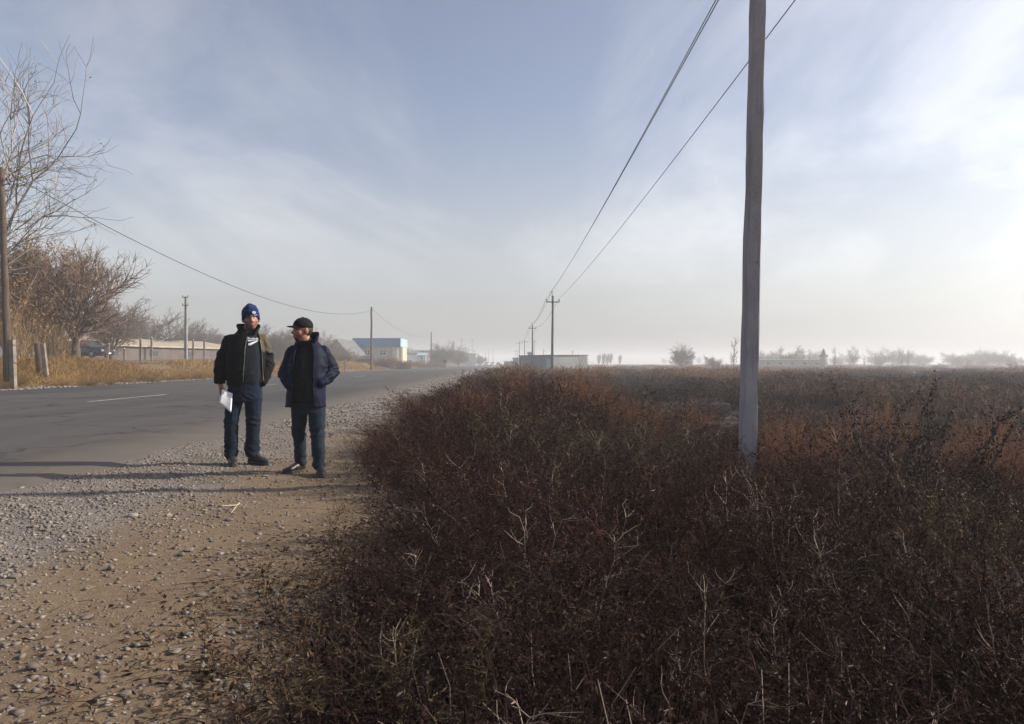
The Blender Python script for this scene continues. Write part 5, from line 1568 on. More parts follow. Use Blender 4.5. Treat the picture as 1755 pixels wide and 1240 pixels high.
# wooden poles on the far side, each footed on a concrete stub
def wood_pole(X, Y, top, label, r=0.13, lean=(0, 0), stub=None, group='wooden poles across the road'):
    g = gzf(X, Y); h = top - g
    e = empty('wooden_pole', (X, Y, g)); e.rotation_euler = (lean[1], lean[0], 0)
    rr = np.random.default_rng(int(Y * 7)); mb = MB()
    zs = np.linspace(0.35 if stub else -0.3, h - 0.12, 12)
    mb.tube([(rr.normal(0, 0.012), rr.normal(0, 0.012), z) for z in zs] + [(0, 0, h)], [r * (1.12 - 0.35 * k / 11) for k in range(12)] + [0.03], 9)
    mb.build('shaft', M['wood_pole'], e, True)
    if stub:
        mb = MB(); mb.box((r * 0.8, -0.10, -0.4), (r * 0.8 + 0.2, 0.10, stub), 0); o = mb.build('concrete_stub', M['old_concrete'], e, bevel=0.015)
        for z in (stub * 0.55, stub * 0.9):
            mb = MB(); mb.tube([(math.cos(t) * (r + 0.17) + 0.1, math.sin(t) * (r + 0.03), z) for t in np.linspace(0, 6.283, 14)], 0.012, 5); mb.build('wire_binding', M['steel'], e)
    mb = MB(); mb.tube([(0.0, 0, h - 0.75), (0.26, -0.05, h - 0.75), (0.26, -0.05, h - 0.62)], 0.014, 5); mb.build('hook', M['steel'], e)
    mb = MB(); mb.lathe([(q * 1.1, z * 1.1) for q, z in INS], 8, 0, (0.26, -0.05, h - 0.63)); mb.build('insulator', M['ceramic'], e, True)
    tag(e, label, 'pole', group)
    return (X + 0.26, Y, top - 0.5)
wp = []
for x, yt, Y, r, lean, stub, lab in [(8.5, 285, 31.0, 0.145, (R(-1.9), 0), 2.1, 'dark wooden pole at the left edge bound to a concrete stub'),
                                (636.5, 525, 118.6, 0.19, (0, 0), None, 'tall wooden pole standing in front of the blue shop'), (739, 568, 216.7, 0.21, (0, 0), None, 'dark wooden pole right of the blue shop'),
                                (778, 584, 310, 0.20, (0, 0), None, 'thin wooden pole in front of the bare tree row'), (797.5, 594, 405, 0.24, (0, 0), None, 'short looking wooden pole before the pale far house')]:
    wp.append(wood_pole(px(x, Y) - (0.0 if Y > 50 else -0.15), Y, pz(yt, Y), lab, r, lean, stub))
LW = 'wires along the far side of the road'
wire((wp[0][0] + 0.1, wp[0][1], wp[0][2]), wp[1], 2.6, 0.020, 'long sagging wire from the left wooden pole to the pole by the shop', LW, 50)
wire(wp[1], wp[2], 2.3, 0.024, 'wire sagging from the shop pole to the next dark pole', LW, 30)
# other thin masts near the vanishing point
for x, yt, Y, r, lab in [(791.5, 579, 350, 0.26, 'thick grey mast left of the pale far house'), (809.5, 580, 420, 0.26, 'tall thin mast above the pale far house'), (813.5, 598, 380, 0.22, 'short mast right of the tall thin one'),
                         (832, 603, 520, 0.3, 'faint mast beside the far vehicles'), (837, 596, 560, 0.3, 'faint tall mast above the far white car'), (845, 596, 600, 0.3, 'faint mast with a short arm above the road end'),
                         (915.5, 581, 260, 0.2, 'thin mast just right of the second power pole'), (981.5, 599, 330, 0.25, 'lone thin mast right of the grey block'), (1001, 612, 350, 0.25, 'short mast over the misty trees'),
                         (931.5, 597, 300, 0.2, 'thin mast behind the roof of the grey block')]:
    X = px(x, Y); g = gzf(X, Y)
    e = empty('mast', (X, Y, g)); h = pz(yt, Y) - g
    mb = MB(); mb.tube([(0, 0, -0.3), (0, 0, h)], [r, r * 0.6], 7); mb.build('shaft', M['concrete_far'], e, True)
    mb = MB(); mb.box((-0.9, -0.06, h - 1.0), (0.9, 0.06, h - 0.86)); mb.build('crossarm', M['steel'], e)
    tag(e, lab, 'mast', 'far masts near the horizon')
# pole with two crossarms behind the fence
X, Y = px(318.5, 84), 84.0
g = gzf(X, Y); h = pz(508, Y) - g
e = empty('power_pole', (X, Y, g))
taper_pole(h, 0.34, 0.24, 0.30, 0.22).build('shaft', M['concrete_far'], e)
for z, w in ((h - 0.12, 0.72), (h - 1.05, 0.72)):
    mb = MB(); mb.box((-w / 2, -0.18, z), (w / 2, -0.11, z + 0.09)); mb.build('crossarm', M['steel'], e)
    for x in (-w / 2 + 0.05, w / 2 - 0.05):
        mb = MB(); mb.lathe([(q * 1.3, zz * 1.1) for q, zz in INS], 7, 0, (x, -0.15, z + 0.09)); mb.build('insulator', M['ceramic'], e, True)
tag(e, 'concrete pole with two short crossarms behind the long shed', 'power pole')
# old pole stump tied to a leaning concrete stub
X, Y = px(69, 36), 36.0
e = empty('pole_stump', (X, Y, gzf(X, Y)), 0.2); 
mb = MB(); mb.tube([(0.03, 0, -0.2), (-0.03, 0, 0.9), (-0.10, 0, 1.72)], [0.19, 0.18, 0.16], 10); mb.build('stump', M['wood_pole'], e, True)
mb = MB(); mb.box((-0.085, -0.10, -0.4), (0.085, 0.10, 1.72), 0, Matrix.Translation((0.29, 0, 0)) @ Matrix.Rotation(R(-6), 4, 'Y')); mb.build('concrete_stub', M['old_concrete'], e, bevel=0.012)
tag(e, 'short dark pole stump tied to a leaning concrete stub on the grassy bank', 'stump')
# ------------------------------------------------------------------ buildings and roadside things
M['shop_wall'] = simple('shop_wall', (0.42, 0.39, 0.31), (0.34, 0.315, 0.26), 1.2, 0.9)
M['blue_panel'] = simple('blue_panel', (0.003, 0.150, 0.34), (0.002, 0.12, 0.28), 0.6, 0.5, stretch=(1, 1, 0.2), spec=0.4)
M['pale_panel'] = simple('pale_panel', (0.30, 0.42, 0.46), (0.25, 0.37, 0.42), 0.8, 0.5)
M['glass_dark'] = simple('glass_dark', (0.02, 0.024, 0.028), (0.035, 0.04, 0.045), 1.0, 0.12, spec=0.6)
M['white_frame'] = simple('white_frame', (0.62, 0.62, 0.60), (0.5, 0.5, 0.49), 3, 0.6)
M['cream_wall'] = simple('cream_wall', (0.62, 0.56, 0.40), (0.52, 0.46, 0.33), 1.0, 0.85)
M['mud_wall'] = simple('mud_wall', (0.105, 0.085, 0.08), (0.075, 0.06, 0.058), 0.8, 0.95)
M['shed_roof'] = simple('shed_roof', (0.34, 0.29, 0.225), (0.26, 0.225, 0.175), 0.7, 0.85, stretch=(4, 0.4, 1))
M['slate'] = simple('slate', (0.12, 0.125, 0.13), (0.08, 0.085, 0.09), 0.8, 0.85, stretch=(3, 0.5, 1))
M['far_wall'] = simple('far_wall', (0.33, 0.335, 0.34), (0.26, 0.265, 0.27), 0.5, 0.9)
M['block_wall'] = simple('block_wall', (0.22, 0.24, 0.25), (0.16, 0.175, 0.185), 0.5, 0.85, stretch=(1, 1, 0.4))
M['brick_orange'] = simple('brick_orange', (0.40, 0.24, 0.10), (0.30, 0.18, 0.075), 3, 0.9)
M['rust_metal'] = simple('rust_metal', (0.10, 0.055, 0.045), (0.07, 0.04, 0.035), 4, 0.8)

def window(parent, x0, x1, z0, z1, y, nx=2, split=0.38, frame='white_frame'):
    """window set in the wall: frame with a cross of bars and four panes set back"""
    f = 0.10
    mb = MB()
    mb.box((x0 - f, y - 0.06, z0 - f), (x0, y + 0.04, z1 + f)); mb.box((x1, y - 0.06, z0 - f), (x1 + f, y + 0.04, z1 + f))
    mb.box((x0, y - 0.06, z0 - f), (x1, y + 0.04, z0)); mb.box((x0, y - 0.06, z1), (x1, y + 0.04, z1 + f))
    xm = (x0 + x1) / 2; zm = z1 - (z1 - z0) * split
    mb.box((xm - 0.06, y - 0.05, z0), (xm + 0.06, y + 0.03, z1)); mb.box((x0, y - 0.045, zm - 0.05), (xm - 0.06, y + 0.03, zm + 0.05)); mb.box((xm + 0.06, y - 0.045, zm - 0.05), (x1, y + 0.03, zm + 0.05))
    w = mb.build('window', M[frame], parent)
    for a, b in ((x0, xm - 0.06), (xm + 0.06, x1)):
        for c, d in ((z0, zm - 0.05), (zm + 0.05, z1)):
            m2 = MB(); m2.box((a, y - 0.02, c), (b, y + 0.02, d)); m2.build('pane', M['glass_dark'], w)
    return w
def make_shop():
    Y = 170.0; x0, x1 = px(605, Y), px(686, Y)
    g = 0.55
    e = empty('blue_shop', ((x0 + x1) / 2, Y, g))
    W = (x1 - x0) / 2; D = 9.0
    zt = pz(579.5, Y) - g; zf = pz(593.5, Y) - g
    wl, wr = -W + 0.9, W + 0.25
    mb = MB(); mb.box((wl, 0.0, -0.5), (wr, D, zf + 0.02)); mb.build('wall', M['shop_wall'], e)
    mb = MB(); mb.box((-W, -0.7, zf), (W + 0.18, -0.55, zt)); mb.build('blue_fascia', M['blue_panel'], e)
    mb = MB(); mb.add([(W + 0.18, -0.7, zf - 0.05), (W + 0.40, 9.0, zf - 0.05), (W + 0.40, 9.0, zt - 0.05), (W + 0.18, -0.7, zt), (W + 0.02, -0.55, zf - 0.05), (W + 0.24, 9.0, zf - 0.05), (W + 0.24, 9.0, zt - 0.05), (W + 0.02, -0.55, zt)],
                      ((0, 1, 2, 3), (7, 6, 5, 4), (0, 4, 5, 1), (3, 2, 6, 7), (1, 5, 6, 2), (0, 3, 7, 4))); mb.build('side_fascia', M['pale_panel'], e)  # side turned to the sun: its brightness is put into the paler colour
    mb = MB(); mb.box((-W + 0.02, -0.5, zf + 0.05), (W + 0.0, D, zt - 0.25)); mb.build('roof', M['slate'], e)
    mb = MB(); mb.box((-W - 0.02, -0.74, zt), (W + 0.2, -0.5, zt + 0.06)); mb.build('roof_trim', M['far_wall'], e)
    for k in range(9):
        x = -W + (k + 0.5) * (2 * W) / 9
        mb = MB(); mb.box((x - 0.03, -0.73, zf + 0.03), (x + 0.03, -0.702, zt - 0.03)); mb.build('fascia_seam', M['blue_panel'], e)
    for a, b in ((625, 634), (651.5, 661)):
        window(e, px(a, Y) - (x0 + x1) / 2, px(b, Y) - (x0 + x1) / 2, pz(608, Y) - g, pz(600, Y) - g, -0.02)
    # porch at the right end with posts, its sunlit brightness put into the cream
    c = (x0 + x1) / 2
    mb = MB(); mb.box((px(673, Y) - c, -0.45, -0.4), (px(682.5, Y) - c, -0.05, zf - 0.15)); mb.build('porch_wall', M['cream_wall'], e)
    for a in (674.5, 679.0):
        mb = MB(); mb.box((px(a, Y) - c, -0.52, pz(611, Y) - g), (px(a + 3.0, Y) - c, -0.455, pz(600, Y) - g)); mb.build('shutter', M['white_frame'], e)
    for a in (684.2, 688.0):
        mb = MB(); mb.box((px(a, Y) - c, 0.3, -0.5), (px(a, Y) - c + 0.25, 0.55, zf)); mb.build('post', M['white_frame'], e)
    mb = MB(); mb.tube([(px(633, Y) - c, 3, zt - 0.2), (px(633, Y) - c, 3, zt + 0.55)], 0.12, 7); mb.build('vent_pipe', M['steel'], e)
    tag(e, 'small roadside shop with bright blue fascia and two windows', 'shop')
make_shop()

def shed(name, label, A, B, depth, g, eave, ridge, wall, roof, cat='building', gable=False, over=0.4):
    """long building between two ground points; a pent or gabled roof in separate slabs"""
    A = Vector((A[0], A[1], 0)); B = Vector((B[0], B[1], 0)); L = (B - A).length
    e = empty(name, (A.x, A.y, g), math.atan2(B.y - A.y, B.x - A.x))
    mb = MB(); mb.box((0, 0, -0.6), (L, depth, eave))
    mb.build('wall', M[wall], e)
    if gable:
        m2 = MB()
        m2.prism([(0, 0), (L, 0), (L / 2, ridge - eave)], 0.0, depth, 0, Matrix.Translation((0, 0, eave + 0.002))); m2.build('gable', M[wall], e)
        for s in (0, 1):
            dz = ridge - eave; m3 = MB()
            x = [(-over, -over * dz / (L / 2)), (L / 2, dz)] if s == 0 else [(L / 2, dz), (L + over, -over * dz / (L / 2))]
            m3.prism([(x[0][0], x[0][1] + 0.02), (x[1][0], x[1][1] + 0.02), (x[1][0], x[1][1] + 0.18), (x[0][0], x[0][1] + 0.18)], -over, depth + over, 0, Matrix.Translation((0, 0, eave)))
            m3.build('roof_slope', M[roof], e)
    else:
        m3 = MB()
        m3.add([(-over, -over, eave + 0.01), (L + over, -over, eave + 0.01), (L + over, depth + over, ridge), (-over, depth + over, ridge),
                (-over, -over, eave + 0.16), (L + over, -over, eave + 0.16), (L + over, depth + over, ridge + 0.15), (-over, depth + over, ridge + 0.15)],
               ((3, 2, 1, 0), (4, 5, 6, 7), (0, 1, 5, 4), (1, 2, 6, 5), (2, 3, 7, 6), (3, 0, 4, 7))); m3.build('roof', M[roof], e)
    tag(e, label, cat)
    return e, L
def opening(parent, x0, x1, z0, z1, name='window', mat='glass_dark', y=-0.02, frame='white_frame'):
    f = 0.09; mb = MB()
    mb.box((x0 - f, y - 0.05, z0 - f), (x0, y + 0.03, z1 + f)); mb.box((x1, y - 0.05, z0 - f), (x1 + f, y + 0.03, z1 + f))
    mb.box((x0, y - 0.05, z0 - f), (x1, y + 0.03, z0)); mb.box((x0, y - 0.05, z1), (x1, y + 0.03, z1 + f))
    w = mb.build(name, M[frame], parent)
    m2 = MB(); m2.box((x0, y - 0.02, z0), (x1, y + 0.018, z1)); m2.build('pane' if name == 'window' else 'panel', M[mat], w)

# long low shed whose pale roof runs away behind the grass
e, L = shed('long_shed', 'long low dark shed with pale beige roof behind the grassy bank', (-43.5, 75.0), (-37.0, 101.0), 6.0, 0.95, 2.0, 3.05, 'mud_wall', 'shed_roof')
for k in range(4): opening(e, 3.5 + k * 6, 4.6 + k * 6, 1.0, 1.6, frame='old_wood')
# houses left of the shop
Y = 160
e, L = shed('grey_house', 'grey house with gabled roof left of the blue shop', (px(556, Y), Y), (px(600, Y), Y - 1), 9, 0.5, 2.6, pz(582, Y) - 0.5, 'far_wall', 'slate', gable=True)
opening(e, 1.0, 2.0, 0.9, 1.9); opening(e, 3.2, 4.2, 0.9, 1.9)
Y = 150
e, L = shed('white_outhouse', 'small white outhouse below the grey gable', (px(586, Y), Y), (px(601, Y), Y), 3, 0.5, pz(606.5, Y) - 0.5, pz(604.5, Y) - 0.5, 'cream_wall', 'slate', over=0.15)
opening(e, 0.5, 1.3, 0.9, 1.5)
Y = 175
e, L = shed('grey_house', 'pale low gabled house between tree and shed behind the pole with crossarms', (px(322, Y), Y), (px(368, Y), Y - 3), 8, 0.5, pz(590, Y) - 0.5, pz(574, Y) - 0.5, 'far_wall', 'slate', gable=True)
opening(e, 1.5, 2.5, 0.9, 1.9)
Y = 120
e, L = shed('pale_roofed_house', 'blue grey roofed house behind the long shed', (px(206, Y), Y), (px(262, Y), Y), 7, 0.9, pz(584, Y) - 0.9, pz(575.5, Y) - 0.9, 'far_wall', 'pale_panel')
opening(e, 1.5, 2.6, 0.9, 2.0)
# low grey buildings beyond the shop
Y = 235
e, L = shed('grey_house', 'long low grey house right of the blue shop', (px(690, Y), Y), (px(730, Y), Y + 4), 8, 0.4, pz(605, Y) - 0.4, pz(602, Y) - 0.4, 'block_wall', 'slate')
opening(e, 2, 3.2, 0.9, 1.9); opening(e, 5, 6.2, 0.9, 1.9)
Y = 205
e, L = shed('kiosk', 'small kiosk with white front boards beyond the shop', (px(715.5, Y), Y), (px(729, Y), Y), 3, 0.45, pz(609.5, Y) - 0.45, pz(605, Y) - 0.45, 'block_wall', 'pale_panel', over=0.3)
for a in (0.15, 1.25): 
    mb = MB(); mb.box((a, -0.07, 0.2), (a + 0.75, -0.012, pz(610.5, Y) - 0.45)); mb.build('board', M['white_frame'], e)
Y = 270
e, L = shed('dark_house', 'dark house behind the bare tree row', (px(727, Y), Y), (px(785, Y), Y + 12), 8, 0.3, pz(601, Y) - 0.3, pz(599, Y) - 0.3, 'mud_wall', 'slate')
opening(e, 2, 3.4, 0.9, 2.1)
Y = 340
e, L = shed('pale_house', 'pale two part house at the far end of the road', (px(793, Y), Y), (px(815, Y), Y), 8, 0.2, pz(607, Y) - 0.2, pz(605, Y) - 0.2, 'far_wall', 'slate', over=0.2)
for a in (0.5, 2.0): opening(e, a, a + 0.9, 2.2, 3.6, frame='white_frame')
mb = MB(); mb.box((px(808, Y) - px(793, Y), -0.3, -0.4), (px(815.5, Y) - px(793, Y), -0.02, 2.4)); mb.build('gate', M['pale_panel'], e)
# grey block and little booths to the right of the road
Y = 104
ex = px(947, Y)
e, L = shed('grey_block', 'flat roofed grey roadside block behind the scrub', (px(890, 112), 112), (ex, Y), 6.0, -0.3, pz(609.5, Y) + 0.3, pz(609, Y) + 0.3, 'block_wall', 'slate', over=0.1)
mb = MB(); mb.box((L - 1.55, -0.06, -0.3), (L - 0.1, -0.012, 2.0)); mb.build('door', M['pale_panel'], e)
for k in range(5):
    mb = MB(); mb.box((0.6 + k * 0.55, -0.05, 0.9), (0.95 + k * 0.55, -0.012, 1.9)); mb.build('panel', M['far_wall'], e)
Y = 150
e, L = shed('booth', 'pale booth left of the grey block', (px(879, Y), Y), (px(889, Y), Y), 2, -0.3, pz(614.5, Y) + 0.3, pz(613.2, Y) + 0.3, 'pale_panel', 'far_wall', over=0.12)
opening(e, 0.3, 0.8, 1.0, 1.7)
e, L = shed('booth', 'roof box showing above the grey block', (px(904.5, Y), Y), (px(912, Y), Y), 2, -0.3, pz(606, Y) + 0.3, pz(603.5, Y) + 0.3, 'far_wall', 'slate', over=0.1)
opening(e, 0.25, 0.65, 1.0, 1.7)
Y = 190
e, L = shed('tin_hut', 'low tin roofed hut near the road end', (px(864, Y), Y), (px(880, Y), Y), 3, -0.2, pz(620, Y) + 0.2, pz(618.5, Y) + 0.2, 'brick_orange', 'pale_panel', over=0.2)
opening(e, 0.5, 1.2, 0.5, 1.0)
# right hand plain
Y = 215
e, L = shed('long_hall', 'long low blue grey hall right of the near pole', (px(1305, Y), Y), (px(1410, Y), Y - 2), 12, -0.4, pz(617.5, Y) + 0.4, pz(616.2, Y) + 0.4, 'block_wall', 'slate')
for k in range(5): opening(e, 1.2 + k * 3.4, 2.6 + k * 3.4, 1.0, 1.9)
Y = 240
e, L = shed('low_house', 'low house with dark sloping roof edge on the plain', (px(1516, Y), Y), (px(1552, Y), Y), 7, -0.4, pz(632, Y) + 0.4, pz(627.5, Y) + 0.4, 'block_wall', 'slate', gable=True)
opening(e, 2, 3, 0.5, 1.0)
Y = 208
X = px(1411.5, Y); k = Y / FPX
e = empty('tower', (X, Y, gzf(X, Y)))
h = pz(597, Y) - gzf(X, Y)
mb = MB(); mb.lathe([(8 * k, -0.5), (6.5 * k, h - 19 * k), (5 * k, h - 14 * k), (7.0 * k, h - 12.5 * k), (7.0 * k, h - 11 * k)], 8); mb.build('shaft', M['block_wall'], e)
mb = MB(); mb.lathe([(6.0 * k, h - 11 * k), (3.0 * k, h - 8.5 * k), (4.4 * k, h - 8 * k), (2.2 * k, h - 5.5 * k), (3.0 * k, h - 5 * k), (0.4 * k, h)], 8); mb.build('tiered_cap', M['rust_metal'], e)
for s in (-1, 1):
    mb = MB(); mb.tube([(s * 5.5 * k, 0, h - 15 * k), (s * 8.5 * k, 0, h - 11 * k)], [1.2 * k, 0.5 * k], 5); mb.build('bracket', M['block_wall'], e)
tag(e, 'small pointed tower with tiered dark cap at the hall end', 'tower')

# fence posts on the bank and the orange gate pillar
for x, yt, Y, lean, lab in [(213, 597, 58, 0.0, 'short grey fence post in the grass right of the black car'), (240.5, 581, 60, 0.01, 'left one of two tall pale fence posts before the shed'), (260, 578, 60, -0.01, 'right one of two tall pale fence posts before the shed'),
                       (331, 583, 66, 0.0, 'pale fence post just right of the pole with crossarms'), (350, 582, 67, 0.0, 'pale fence post beside the arm of the man with paper'), (183, 589, 57, 0.12, 'leaning thin fence post over the bonnet of the black car'),
                       (591, 618, 96, 0.02, 'low white marker post beside the sleeve of the capped man')]:
    X = px(x, Y); g = gzf(X, Y); e = empty('fence_post', (X, Y, g)); e.rotation_euler = (0, lean, 0.3)
    h = pz(yt, Y) - g
    w = 0.075 if Y < 90 else 0.09
    mb = MB(); mb.box((-w, -w, -0.3), (w, w, h)); mb.build('shaft', M['old_concrete'], e, bevel=0.02)
    mb = MB(); mb.lathe([(w * 1.15, 0), (w * 1.1, 0.03), (0.01, 0.08)], 4, 0, (0, 0, h - 0.005)); mb.build('cap', M['concrete'], e)
    tag(e, lab, 'fence post', 'concrete fence posts')
X, Y = px(104.5, 55), 55.0
e = empty('gate_pillar', (X, Y, gzf(X, Y)))
mb = MB(); mb.box((-0.21, -0.2, -0.3), (0.21, 0.2, pz(594, Y) - gzf(X, Y))); mb.build('shaft', M['brick_orange'], e, bevel=0.01)
mb = MB(); mb.box((-0.3, -0.27, pz(594, Y) - gzf(X, Y) + 0.002), (0.3, 0.27, pz(591.5, Y) - gzf(X, Y))); mb.build('cap', M['rust_metal'], e)
mb = MB(); mb.box((-0.42, 0.25, -0.2), (-0.26, 0.35, 1.35)); mb.build('gate_leaf', M['rust_metal'], e)
tag(e, 'orange brick gate pillar left of the black car', 'pillar')
# sign on a short post by the far road edge
X, Y = px(762.5, 160), 160.0
e = empty('road_sign', (X, Y, gzf(X, Y)))
mb = MB(); mb.tube([(0, 0, -0.3), (0, 0, 1.5)], 0.09, 6); mb.build('post', M['steel'], e)
mb = MB(); mb.prism([(-0.42, 1.25), (0.42, 1.25), (0.42, 1.75), (-0.42, 1.75)], -0.12, -0.09); mb.build('plate', M['rust_metal'], e, bevel=0.01)
tag(e, 'small dark sign on a short post at the far road edge', 'sign')

# ------------------------------------------------------------------ hedges across the road
def hedge(label, X0, X1, Y, h, mat, seed, depth=2.2, name='hedge', n=260, g=None):
    s = Sprig(seed); r = s.r
    for i in range(n):
        x = r.uniform(0, X1 - X0); y = r.uniform(0, depth)
        pts = s.line((x, y, -0.1), (r.normal(0, 0.25), r.normal(0, 0.25), 1), h * r.uniform(0.6, 1.1), 0.022, 0.012, 4, 0.14, 0.03, r.uniform(0.1, 0.8))
        for (p, d) in pts[1:]:
            for _ in range(3): s.line(p, s.side(d, 0.7), r.uniform(0.25, 0.6), 0.014, 0.010, 2, 0.2, 0.05, r.uniform(0.1, 0.8))
    o = link(name, s.mesh(name), M[mat], loc=(X0, Y, gzf((X0 + X1) / 2, Y)))
    tag(o, label, 'hedge')
hedge('purple brown hedge left of the blue shop behind the capped man', px(560, 130), px(606, 130), 130, 2.1, 'twig_red', 601)
hedge('dark hedge in front of the first shop window', px(609, 134), px(636, 134), 134, 1.5, 'bark', 602, n=200)
hedge('reddish hedge in front of the second shop window', px(643, 136), px(676, 136), 136, 1.9, 'twig_red', 603)
hedge('orange brown bush at the right corner of the shop', px(676, 140), px(702, 140), 140, 1.4, 'orange_leaf', 604, n=200)
hedge('long hazy hedge running on beyond the shop', px(702, 180), px(762, 180), 180, 1.5, 'twig_red', 605, 4, n=320)
hedge('brown bushes behind the legs of the man with paper', px(440, 118), px(510, 118), 118, 2.2, 'twig_red', 606, n=300)

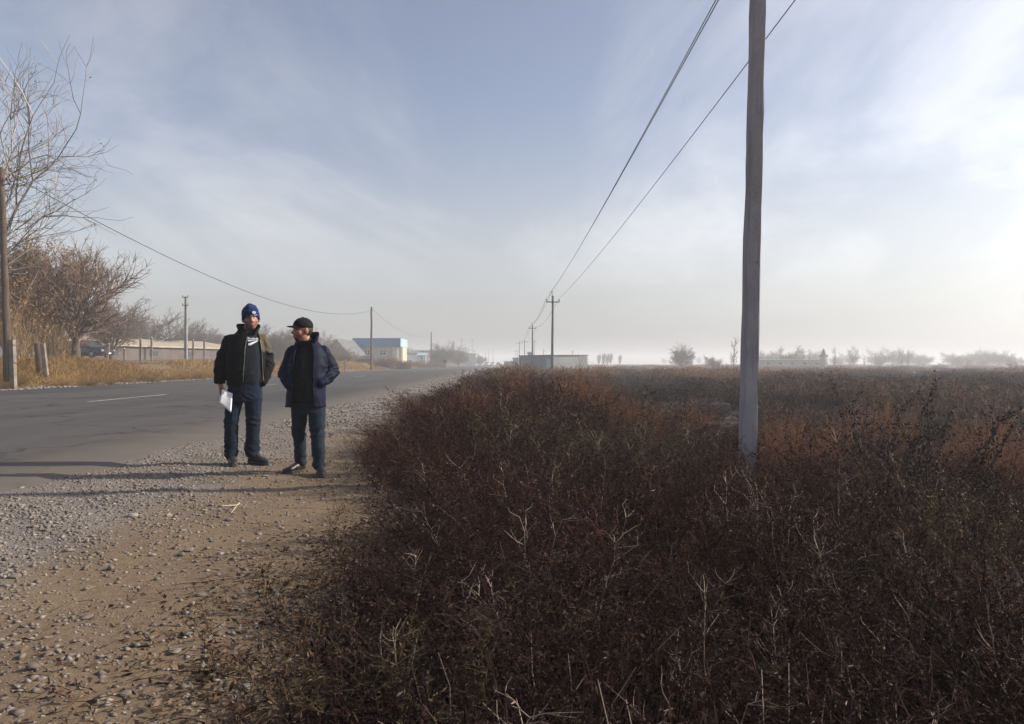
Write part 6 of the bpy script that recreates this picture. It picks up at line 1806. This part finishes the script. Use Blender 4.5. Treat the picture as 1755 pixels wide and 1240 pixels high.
# ------------------------------------------------------------------ vehicles
M['black_paint'] = simple('black_paint', (0.010, 0.011, 0.014), (0.014, 0.015, 0.018), 2, 0.22, spec=0.6)
M['white_paint'] = simple('white_paint', (0.62, 0.62, 0.63), (0.55, 0.55, 0.56), 2, 0.3, spec=0.5)
M['tyre'] = simple('tyre', (0.02, 0.02, 0.02), (0.03, 0.03, 0.03), 20, 0.9)
M['rim'] = simple('rim', (0.30, 0.30, 0.31), (0.22, 0.22, 0.23), 10, 0.35, metallic=0.7)
M['headlight'] = simple('headlight', (0.22, 0.22, 0.22), (0.15, 0.15, 0.15), 10, 0.15, spec=0.7)
M['red_lamp'] = simple('red_lamp', (0.25, 0.02, 0.02), (0.2, 0.015, 0.015), 10, 0.3)
def car(name, label, loc, rz, paint, group=None):
    """saloon car along local +X (front); body from stations along the length, cabin with glass, wheels"""
    e = empty(name, loc, rz)
    st = [(-2.18, 0.42, 0.74, 0.62), (-2.12, 0.30, 0.93, 0.76), (-1.60, 0.22, 0.98, 0.83), (-0.9, 0.20, 0.97, 0.85), (0.0, 0.20, 0.95, 0.85), (0.85, 0.20, 0.93, 0.85), (1.5, 0.21, 0.86, 0.82), (2.0, 0.26, 0.76, 0.74), (2.16, 0.38, 0.66, 0.60)]
    V = []; F = []; n = 8
    for x, zb, zt, w in st:
        zm = (zb + zt) / 2
        V += [(x, -w * 0.92, zb), (x, -w, zb + 0.12), (x, -w, zm + 0.08), (x, -w * 0.88, zt), (x, w * 0.88, zt), (x, w, zm + 0.08), (x, w, zb + 0.12), (x, w * 0.92, zb)]
    for i in range(len(st) - 1):
        for k in range(n):
            a = i * n + k; b = i * n + (k + 1) % n
            F.append((a, b, b + n, a + n))
    F.append(tuple(range(n))); F.append(tuple(reversed([(len(st) - 1) * n + k for k in range(n)])))
    mb = MB(); mb.add(V, F); mb.build('body', M[paint], e, True, bevel=0.03)
    # cabin: roof skin and pillars in paint, glass inset
    rows = [(-1.62, 0.94, 0.74), (-0.95, 1.36, 0.60), (-0.2, 1.42, 0.60), (0.35, 1.38, 0.60), (1.08, 0.92, 0.72)]
    V = []; F = []
    for x, z, w in rows: V += [(x, -w, z), (x, w, z)]
    base = len(V)
    for x, z, w in rows: V += [(x, -0.78, 0.93), (x, 0.78, 0.93)]
    for i in range(4): F.append((2 * i, 2 * i + 1, 2 * i + 3, 2 * i + 2))
    for i in range(4):
        F.append((2 * i, 2 * i + 2, base + 2 * i + 2, base + 2 * i)); F.append((2 * i + 1, base + 2 * i + 1, base + 2 * i + 3, 2 * i + 3))
    mb = MB(); mb.add(V, F); mb.build('cabin', M['glass_dark'], e)
    mb = MB(); mb.add([(-0.98, -0.61, 1.36), (-0.98, 0.61, 1.36), (-0.2, 0.62, 1.43), (-0.2, -0.62, 1.43), (0.38, 0.61, 1.385), (0.38, -0.61, 1.385),
                       (-0.98, -0.61, 1.40), (-0.98, 0.61, 1.40), (-0.2, 0.62, 1.47), (-0.2, -0.62, 1.47), (0.38, 0.61, 1.425), (0.38, -0.61, 1.425)],
                      ((0, 1, 2, 3), (3, 2, 4, 5), (9, 8, 7, 6), (11, 10, 8, 9), (0, 3, 9, 6), (3, 5, 11, 9), (1, 7, 8, 2), (2, 8, 10, 4), (0, 6, 7, 1), (5, 4, 10, 11))); mb.build('roof', M[paint], e)
    for s in (-1, 1):
        for a, b in (((-1.62, s * 0.76, 0.94), (-0.96, s * 0.61, 1.38)), ((-0.25, s * 0.79, 0.94), (-0.22, s * 0.62, 1.43)), ((1.08, s * 0.74, 0.92), (0.37, s * 0.61, 1.40))):
            mb = MB(); mb.tube([a, b], 0.04, 5); mb.build('pillar', M[paint], e)
        for x in (-1.32, 1.33):
            mb = MB(); mb.lathe([(0.0, -0.10), (0.26, -0.10), (0.315, -0.07), (0.315, 0.07), (0.26, 0.10), (0.0, 0.10)], 18)
            w = mb.build('wheel', M['tyre'], e, True); w.location = (x, s * 0.80, 0.315); w.rotation_euler = (R(90), 0, 0)
            m2 = MB(); m2.lathe([(0.0, -0.115), (0.19, -0.108), (0.205, -0.09), (0.205, 0.09), (0.19, 0.108), (0.0, 0.115)], 14); m2.build('rim', M['rim'], w, True)
        mb = MB(); mb.box((2.02, s * 0.60 - 0.13, 0.55), (2.15, s * 0.60 + 0.13, 0.70)); mb.build('headlight', M['headlight'], e, bevel=0.03)
        mb = MB(); mb.box((-2.19, s * 0.60 - 0.13, 0.66), (-2.10, s * 0.60 + 0.13, 0.84)); mb.build('tail_light', M['red_lamp'], e, bevel=0.02)
        mb = MB(); mb.box((0.72, s * 0.90 - 0.07, 0.93), (0.86, s * 0.90 + 0.07, 1.05)); mb.build('mirror', M[paint], e, bevel=0.02)
    mb = MB(); mb.box((2.10, -0.42, 0.50), (2.185, 0.42, 0.62)); mb.build('grille', M['tyre'], e)
    mb = MB(); mb.box((2.165, -0.26, 0.36), (2.20, 0.26, 0.47)); mb.build('number_plate', M['white_paint'], e)
    mb = MB(); mb.box((2.06, -0.72, 0.30), (2.17, 0.72, 0.36)); mb.build('bumper', M[paint], e, bevel=0.01)
    tag(e, label, 'car', group)
    return e
X, Y = px(148, 60), 60.0
car('parked_car', 'black saloon car parked behind the broad bare tree', (X, Y, gzf(X, Y) + 0.10), R(-14), 'black_paint')
for x, Y, lab, p in [(834.5, 262, 'left one of two white cars coming at the road end', 'white_paint'), (844.2, 275, 'right one of two white cars coming at the road end', 'white_paint'), (854, 330, 'dark car behind the white cars at the road end', 'black_paint')]:
    car('distant_car', lab, (px(x, Y), Y, 0.075), R(-92), p, 'cars at the far end of the road')
# ------------------------------------------------------------------ winter haze
def make_haze():
    mb = MB(); mb.box((-1510, -70, -3), (1510, 1510, 16))
    m = bpy.data.materials.new('haze_air'); m.use_nodes = True
    nt = m.node_tree; nt.nodes.clear()
    out = nt.nodes.new('ShaderNodeOutputMaterial')
    v = nt.nodes.new('ShaderNodeVolumePrincipled')
    v.inputs['Color'].default_value = (0.93, 0.95, 1.0, 1)
    v.inputs['Density'].default_value = HAZE_DENSITY
    v.inputs['Anisotropy'].default_value = 0.15
    nt.links.new(v.outputs[0], out.inputs['Volume'])
    o = mb.build('haze', m)
    tag(o, 'thin pale winter haze lying over the whole plain', 'haze', kind='stuff')
make_haze()
